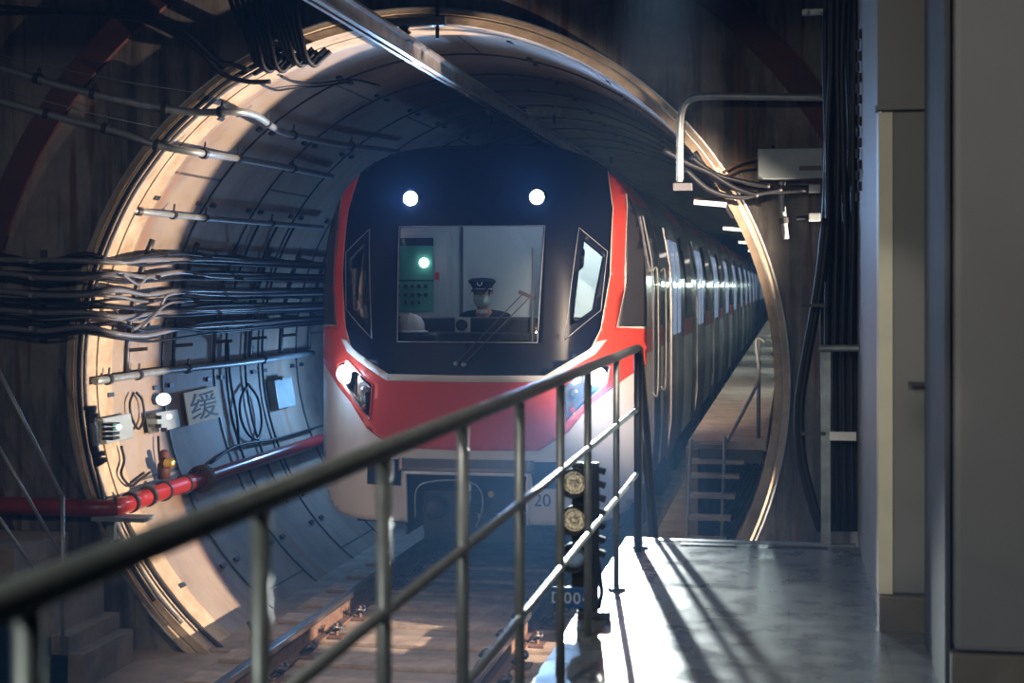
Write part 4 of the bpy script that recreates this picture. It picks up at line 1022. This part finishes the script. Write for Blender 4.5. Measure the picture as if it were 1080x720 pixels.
for k, (py, lb) in enumerate(((199, 'upper'), (229, 'lower'))):
    t = thing('cable_connector', f'{lb} pale cable connector beside the vertical cable bundle', 'connector', un(858, py, Y=TY - .15))
    obj('housing', box(B(), un(859, py, Y=TY - .15), (.08, .08, .055), bev=.006), 'box_grey', t)
    obj('cable_end', cylr(B(), un(820 if k == 0 else 840, py + (0 if k == 0 else 1), Y=TY - .13), un(854, py, Y=TY - .15), .024 if k == 0 else .014, 10), 'cable', t)
for k, pts in enumerate(([(733, 160), (745, 178), (768, 192), (800, 197), (835, 198), (856, 198)], [(735, 172), (755, 190), (780, 200), (815, 202), (850, 200)], [(722, 178), (748, 200), (778, 208), (800, 204), (825, 199)], [(728, 165), (756, 184), (790, 193), (812, 196)], [(700, 158), (725, 172), (748, 182), (775, 198), (800, 206)])):
    tag(obj('drooping_cable', tube(B(), [un(p[0], p[1], Y=TY - .12 - .03 * k) for p in pts], .018, 8), 'cable'), f'black cable drooping from the tunnel top right towards the junction box, {("uppermost", "second", "lowest", "fourth", "thin fifth")[k]}', 'cable')
for k, pts in enumerate(([(762, 182), (780, 172), (799, 167)], [(764, 186), (782, 178), (799, 176)])):
    tag(obj('rusty_conduit', tube(B(), [un(p[0], p[1], Y=TY - .08) for p in pts], .010, 6), 'rust'), f'{("upper", "lower")[k]} thin rusty conduit running into the left side of the junction box', 'conduit')
# vertical bundle
VB = 9.25
for i in range(9):
    x_ = 870 + i * 4.2; oy = .05 * (i % 2)
    pts = [un(x_ + 2, -60, Y=VB - oy), un(x_ + 3 * math.sin(i), 60, Y=VB - oy), un(x_ + 2 * math.cos(i * 2), 150, Y=VB - oy), un(x_ - 1 + 2 * math.sin(i * 3), 250, Y=VB - oy), un(x_ - 2, 365, Y=VB - oy), un(x_, 560, Y=VB - oy)]
    tag(obj('riser_cable', tube(B(), pts, .018, 8), 'cable'), 'black cable in the thick vertical bundle beside the grey wall', 'cable', 'vertical bundle of riser cables')
for k, dx in enumerate((0, 4)):
    tag(obj('sagging_cable', tube(B(), [un(870 + dx, 230, Y=VB - .1), un(862 + dx, 300, Y=VB - .1), un(848 + dx, 380, Y=VB - .1), un(841 + dx, 430, Y=VB - .1), un(843 + dx, 480, Y=VB - .1), un(852 + dx, 520, Y=VB - .1), un(864 + dx, 560, Y=VB - .1)], .02, 8), 'cable'), ('outer', 'inner')[k] + ' black cable bowing out left of the vertical bundle down to the floor', 'cable')
cf2 = thing('cable_riser_frame', 'brown grey steel frame around the foot of the vertical cable bundle', 'frame', un(870, 565, Y=VB - .25))
FY = VB - .2
obj('post', mm(B(), un(866, 400, Y=FY).x, un(876, 400, Y=FY).x, FY, FY + .06, -.35, un(870, 367, Y=FY).z), 'galv', cf2)
obj('crossbar', cylr(B(), un(864, 367, Y=FY - .02), un(915, 367, Y=FY - .02), .02, 10), 'galv', cf2)
obj('label_plate', mm(B(), un(875, 460, Y=FY - .01).x, un(903, 460, Y=FY - .01).x, FY - .015, FY - .005, un(880, 464, Y=FY).z, un(880, 455, Y=FY).z), 'plastic_white', cf2)
for py in (322, 457): obj('clip', bar(B(), [un(846, py, Y=FY), un(870, py, Y=FY)], .02), 'dark_steel', cf2)
bt = thing('bolted_bracket', 'small pale bracket with bolts at the top of the vertical bundle', 'bracket', un(858, 12, Y=VB - .1))
bm = B(); box(bm, un(857, 13, Y=VB - .1), (.12, .05, .03))
obj('plate', bm, 'galv', bt)
bm = B()
for p in ((850, 12), (863, 13)): cylr(bm, un(*p, Y=VB - .12), un(*p, Y=VB - .17), .016, 6)
obj('bolt', bm, 'steel', bt)
# chain on wall edge
bm = B()
for k in range(16):
    z = 2.9 - k * .06; y_ = 8.6
    bmesh.ops.create_cone(bm, cap_ends=True, segments=6, radius1=.012, radius2=.012, depth=.05, matrix=Matrix.Translation((wx - .02 + .006 * (-1) ** k, y_, z)))
tag(obj('hanging_chain', bm, 'dark_steel'), 'thin dark chain hanging down the edge of the grey side wall', 'chain')
for k, z in enumerate((2.35, 1.6, .9, .3)):
    cl_ = thing('cable_clip', '', 'clip', (wx, 9.7, z), None); cl_['label'] = f'small steel clip on the side wall edge by the cable bundle, {("topmost", "second from top", "third from top", "lowest")[k]}'
    obj('clip_plate', box(B(), (wx - .012, 9.7, z), (.02, .06, .12), bev=.003), 'steel', cl_)
    obj('clip_bolt', cylr(B(), (wx - .02, 9.7, z), (wx - .05, 9.7, z), .01, 6), 'steel', cl_)

# ================================================================== LIGHT
def light(kind, name, loc, energy, col, target=None, size=.1, **k):
    l = bpy.data.lights.new(name, kind); l.energy = energy; l.color = col
    if kind == 'AREA': l.size = size; l.shape = 'DISK'
    else: l.shadow_soft_size = size
    for a, v in k.items(): setattr(l, a, v)
    o = bpy.data.objects.new(name, l); C.objects.link(o); o.location = loc
    if target is not None: o.rotation_euler = (Vector(target) - Vector(loc)).to_track_quat('-Z', 'Y').to_euler()
    return o
hx, hz = fr(630, 397); hy = SY(hx, hz)
light('SPOT', 'headlamp_beam', (XC + hx, hy - .06, hz), 5500, (.86, .97, .97), (-1.05, 7, -.1), .035, spot_size=math.radians(31), spot_blend=.9)
light('SPOT', 'headlamp_beam', (XC - hx, hy - .06, hz), 30, (.35, .60, 1), (XC - hx - .3, 5, .4), .04, spot_size=math.radians(150), spot_blend=.5)
light('POINT', 'headlamp_spill', (XC - hx - .04, hy - .24, hz), 9, (.42, .66, 1), None, .05)
light('POINT', 'tunnel_wall_fill', (-4.60, 15.4, .45), 60, (.24, .52, 1), None, .05)  # added hidden light, tints the left tunnel wall blue beside the train
light('POINT', 'headlamp_spill', (XC + hx, hy - .25, hz), 7, (.7, .85, 1), None, .05)
for sg in (1, -1):
    light('SPOT', 'upper_headlamp_beam', (XC + sg * ux, SY(ux, uz) - .1, uz), 150, (.30, .55, 1), (XC + sg * ux + .8, 4, 1.9), .04, spot_size=math.radians(125), spot_blend=.8)
# work light in the side passage right of the portal, rakes across the tunnel mouth
light('SPOT', 'portal_work_lamp', (2.6, 10.0, .35), 7600, (1, .80, .63), (-5, 11.7, 1.1), .04, spot_size=math.radians(62), spot_blend=.3)
# station lamp on the camera side that lights the train's right corner
light('SPOT', 'station_lamp', (-.5, 6.0, 3.05), 6500, (1, .80, .62), (-1.2, 13.0, 1.2), .08, spot_size=math.radians(22), spot_blend=1)
# dim station ceiling lamps behind the beam
for xx in (-5.5, -1.5, 1.5): light('AREA', 'ceiling_lamp', (xx, 3.0, 3.17), (34, 36, 12)[(-5.5, -1.5, 1.5).index(xx)], (1, .95, .9), (xx, 9, 0), .1)
light('SPOT', 'railing_fill', (-2.2, .3, 2.6), 150, (.92, 1, .95), (-.85, 3.6, .5), .3, spot_size=math.radians(75), spot_blend=.8)  # added out-of-view spot to brighten the camera side of the railing
light('SPOT', 'track_fill', (-.2, 6.2, 3.1), 900, (1, .84, .70), (-2.7, 9.9, -1.1), .1, spot_size=math.radians(30), spot_blend=.6)  # added spot overhead, warms the track before the portal
for zz in (.55, 1.3): light('SPOT', 'strip_fill', (.05, 1.8, 2.9), 210, (1, .95, .86), (.36, 6.85, zz), .04, spot_size=math.radians(9.5), spot_blend=.7)  # added narrow spots that brighten the cream strip by the door
light('POINT', 'cab_light', (XC + .3, 13.2, 2.3), 22, (.68, .80, 1), None, .08)
light('SPOT', 'cab_side_fill', (XC + .95, 13.3, 2.3), 150, (.95, 1, .97), (XC + 1.05, 14.25, 1.55), .05, spot_size=math.radians(62), spot_blend=.6)  # added spot on the bulkhead so the right side pane looks bright

w = bpy.data.worlds.new('world'); bpy.context.scene.world = w; w.use_nodes = True
w.node_tree.nodes['Background'].inputs['Color'].default_value = (0, 0, 0, 1); w.node_tree.nodes['Background'].inputs['Strength'].default_value = 0
vs = w.node_tree.nodes.new('ShaderNodeVolumeScatter'); vs.inputs['Density'].default_value = .006; vs.inputs['Anisotropy'].default_value = .3; vs.inputs['Color'].default_value = (.24, .50, 1, 1)
w.node_tree.links.new(vs.outputs[0], w.node_tree.nodes['World Output'].inputs['Volume'])

# ================================================================== CAMERA
cam = bpy.data.cameras.new('camera'); co = bpy.data.objects.new('camera', cam); C.objects.link(co)
co.location = EYE; co.rotation_euler = (PI / 2, 0, TH)
cam.sensor_width = 36; cam.lens = 36 * F / 1080; cam.shift_y = -57 / 1080
cam.clip_start = .05; cam.clip_end = 300
cam.dof.use_dof = True; cam.dof.focus_distance = 13.2; cam.dof.aperture_fstop = 2.8
sc_ = bpy.context.scene; sc_.camera = co
sc_.view_settings.view_transform = 'Standard'; sc_.view_settings.look = 'None'; sc_.view_settings.gamma = 1; sc_.view_settings.exposure = 0
sc_.cycles.use_denoising = True
sc_.cycles.max_bounces = 8; sc_.cycles.volume_bounces = 0; sc_.cycles.sample_clamp_indirect = 4
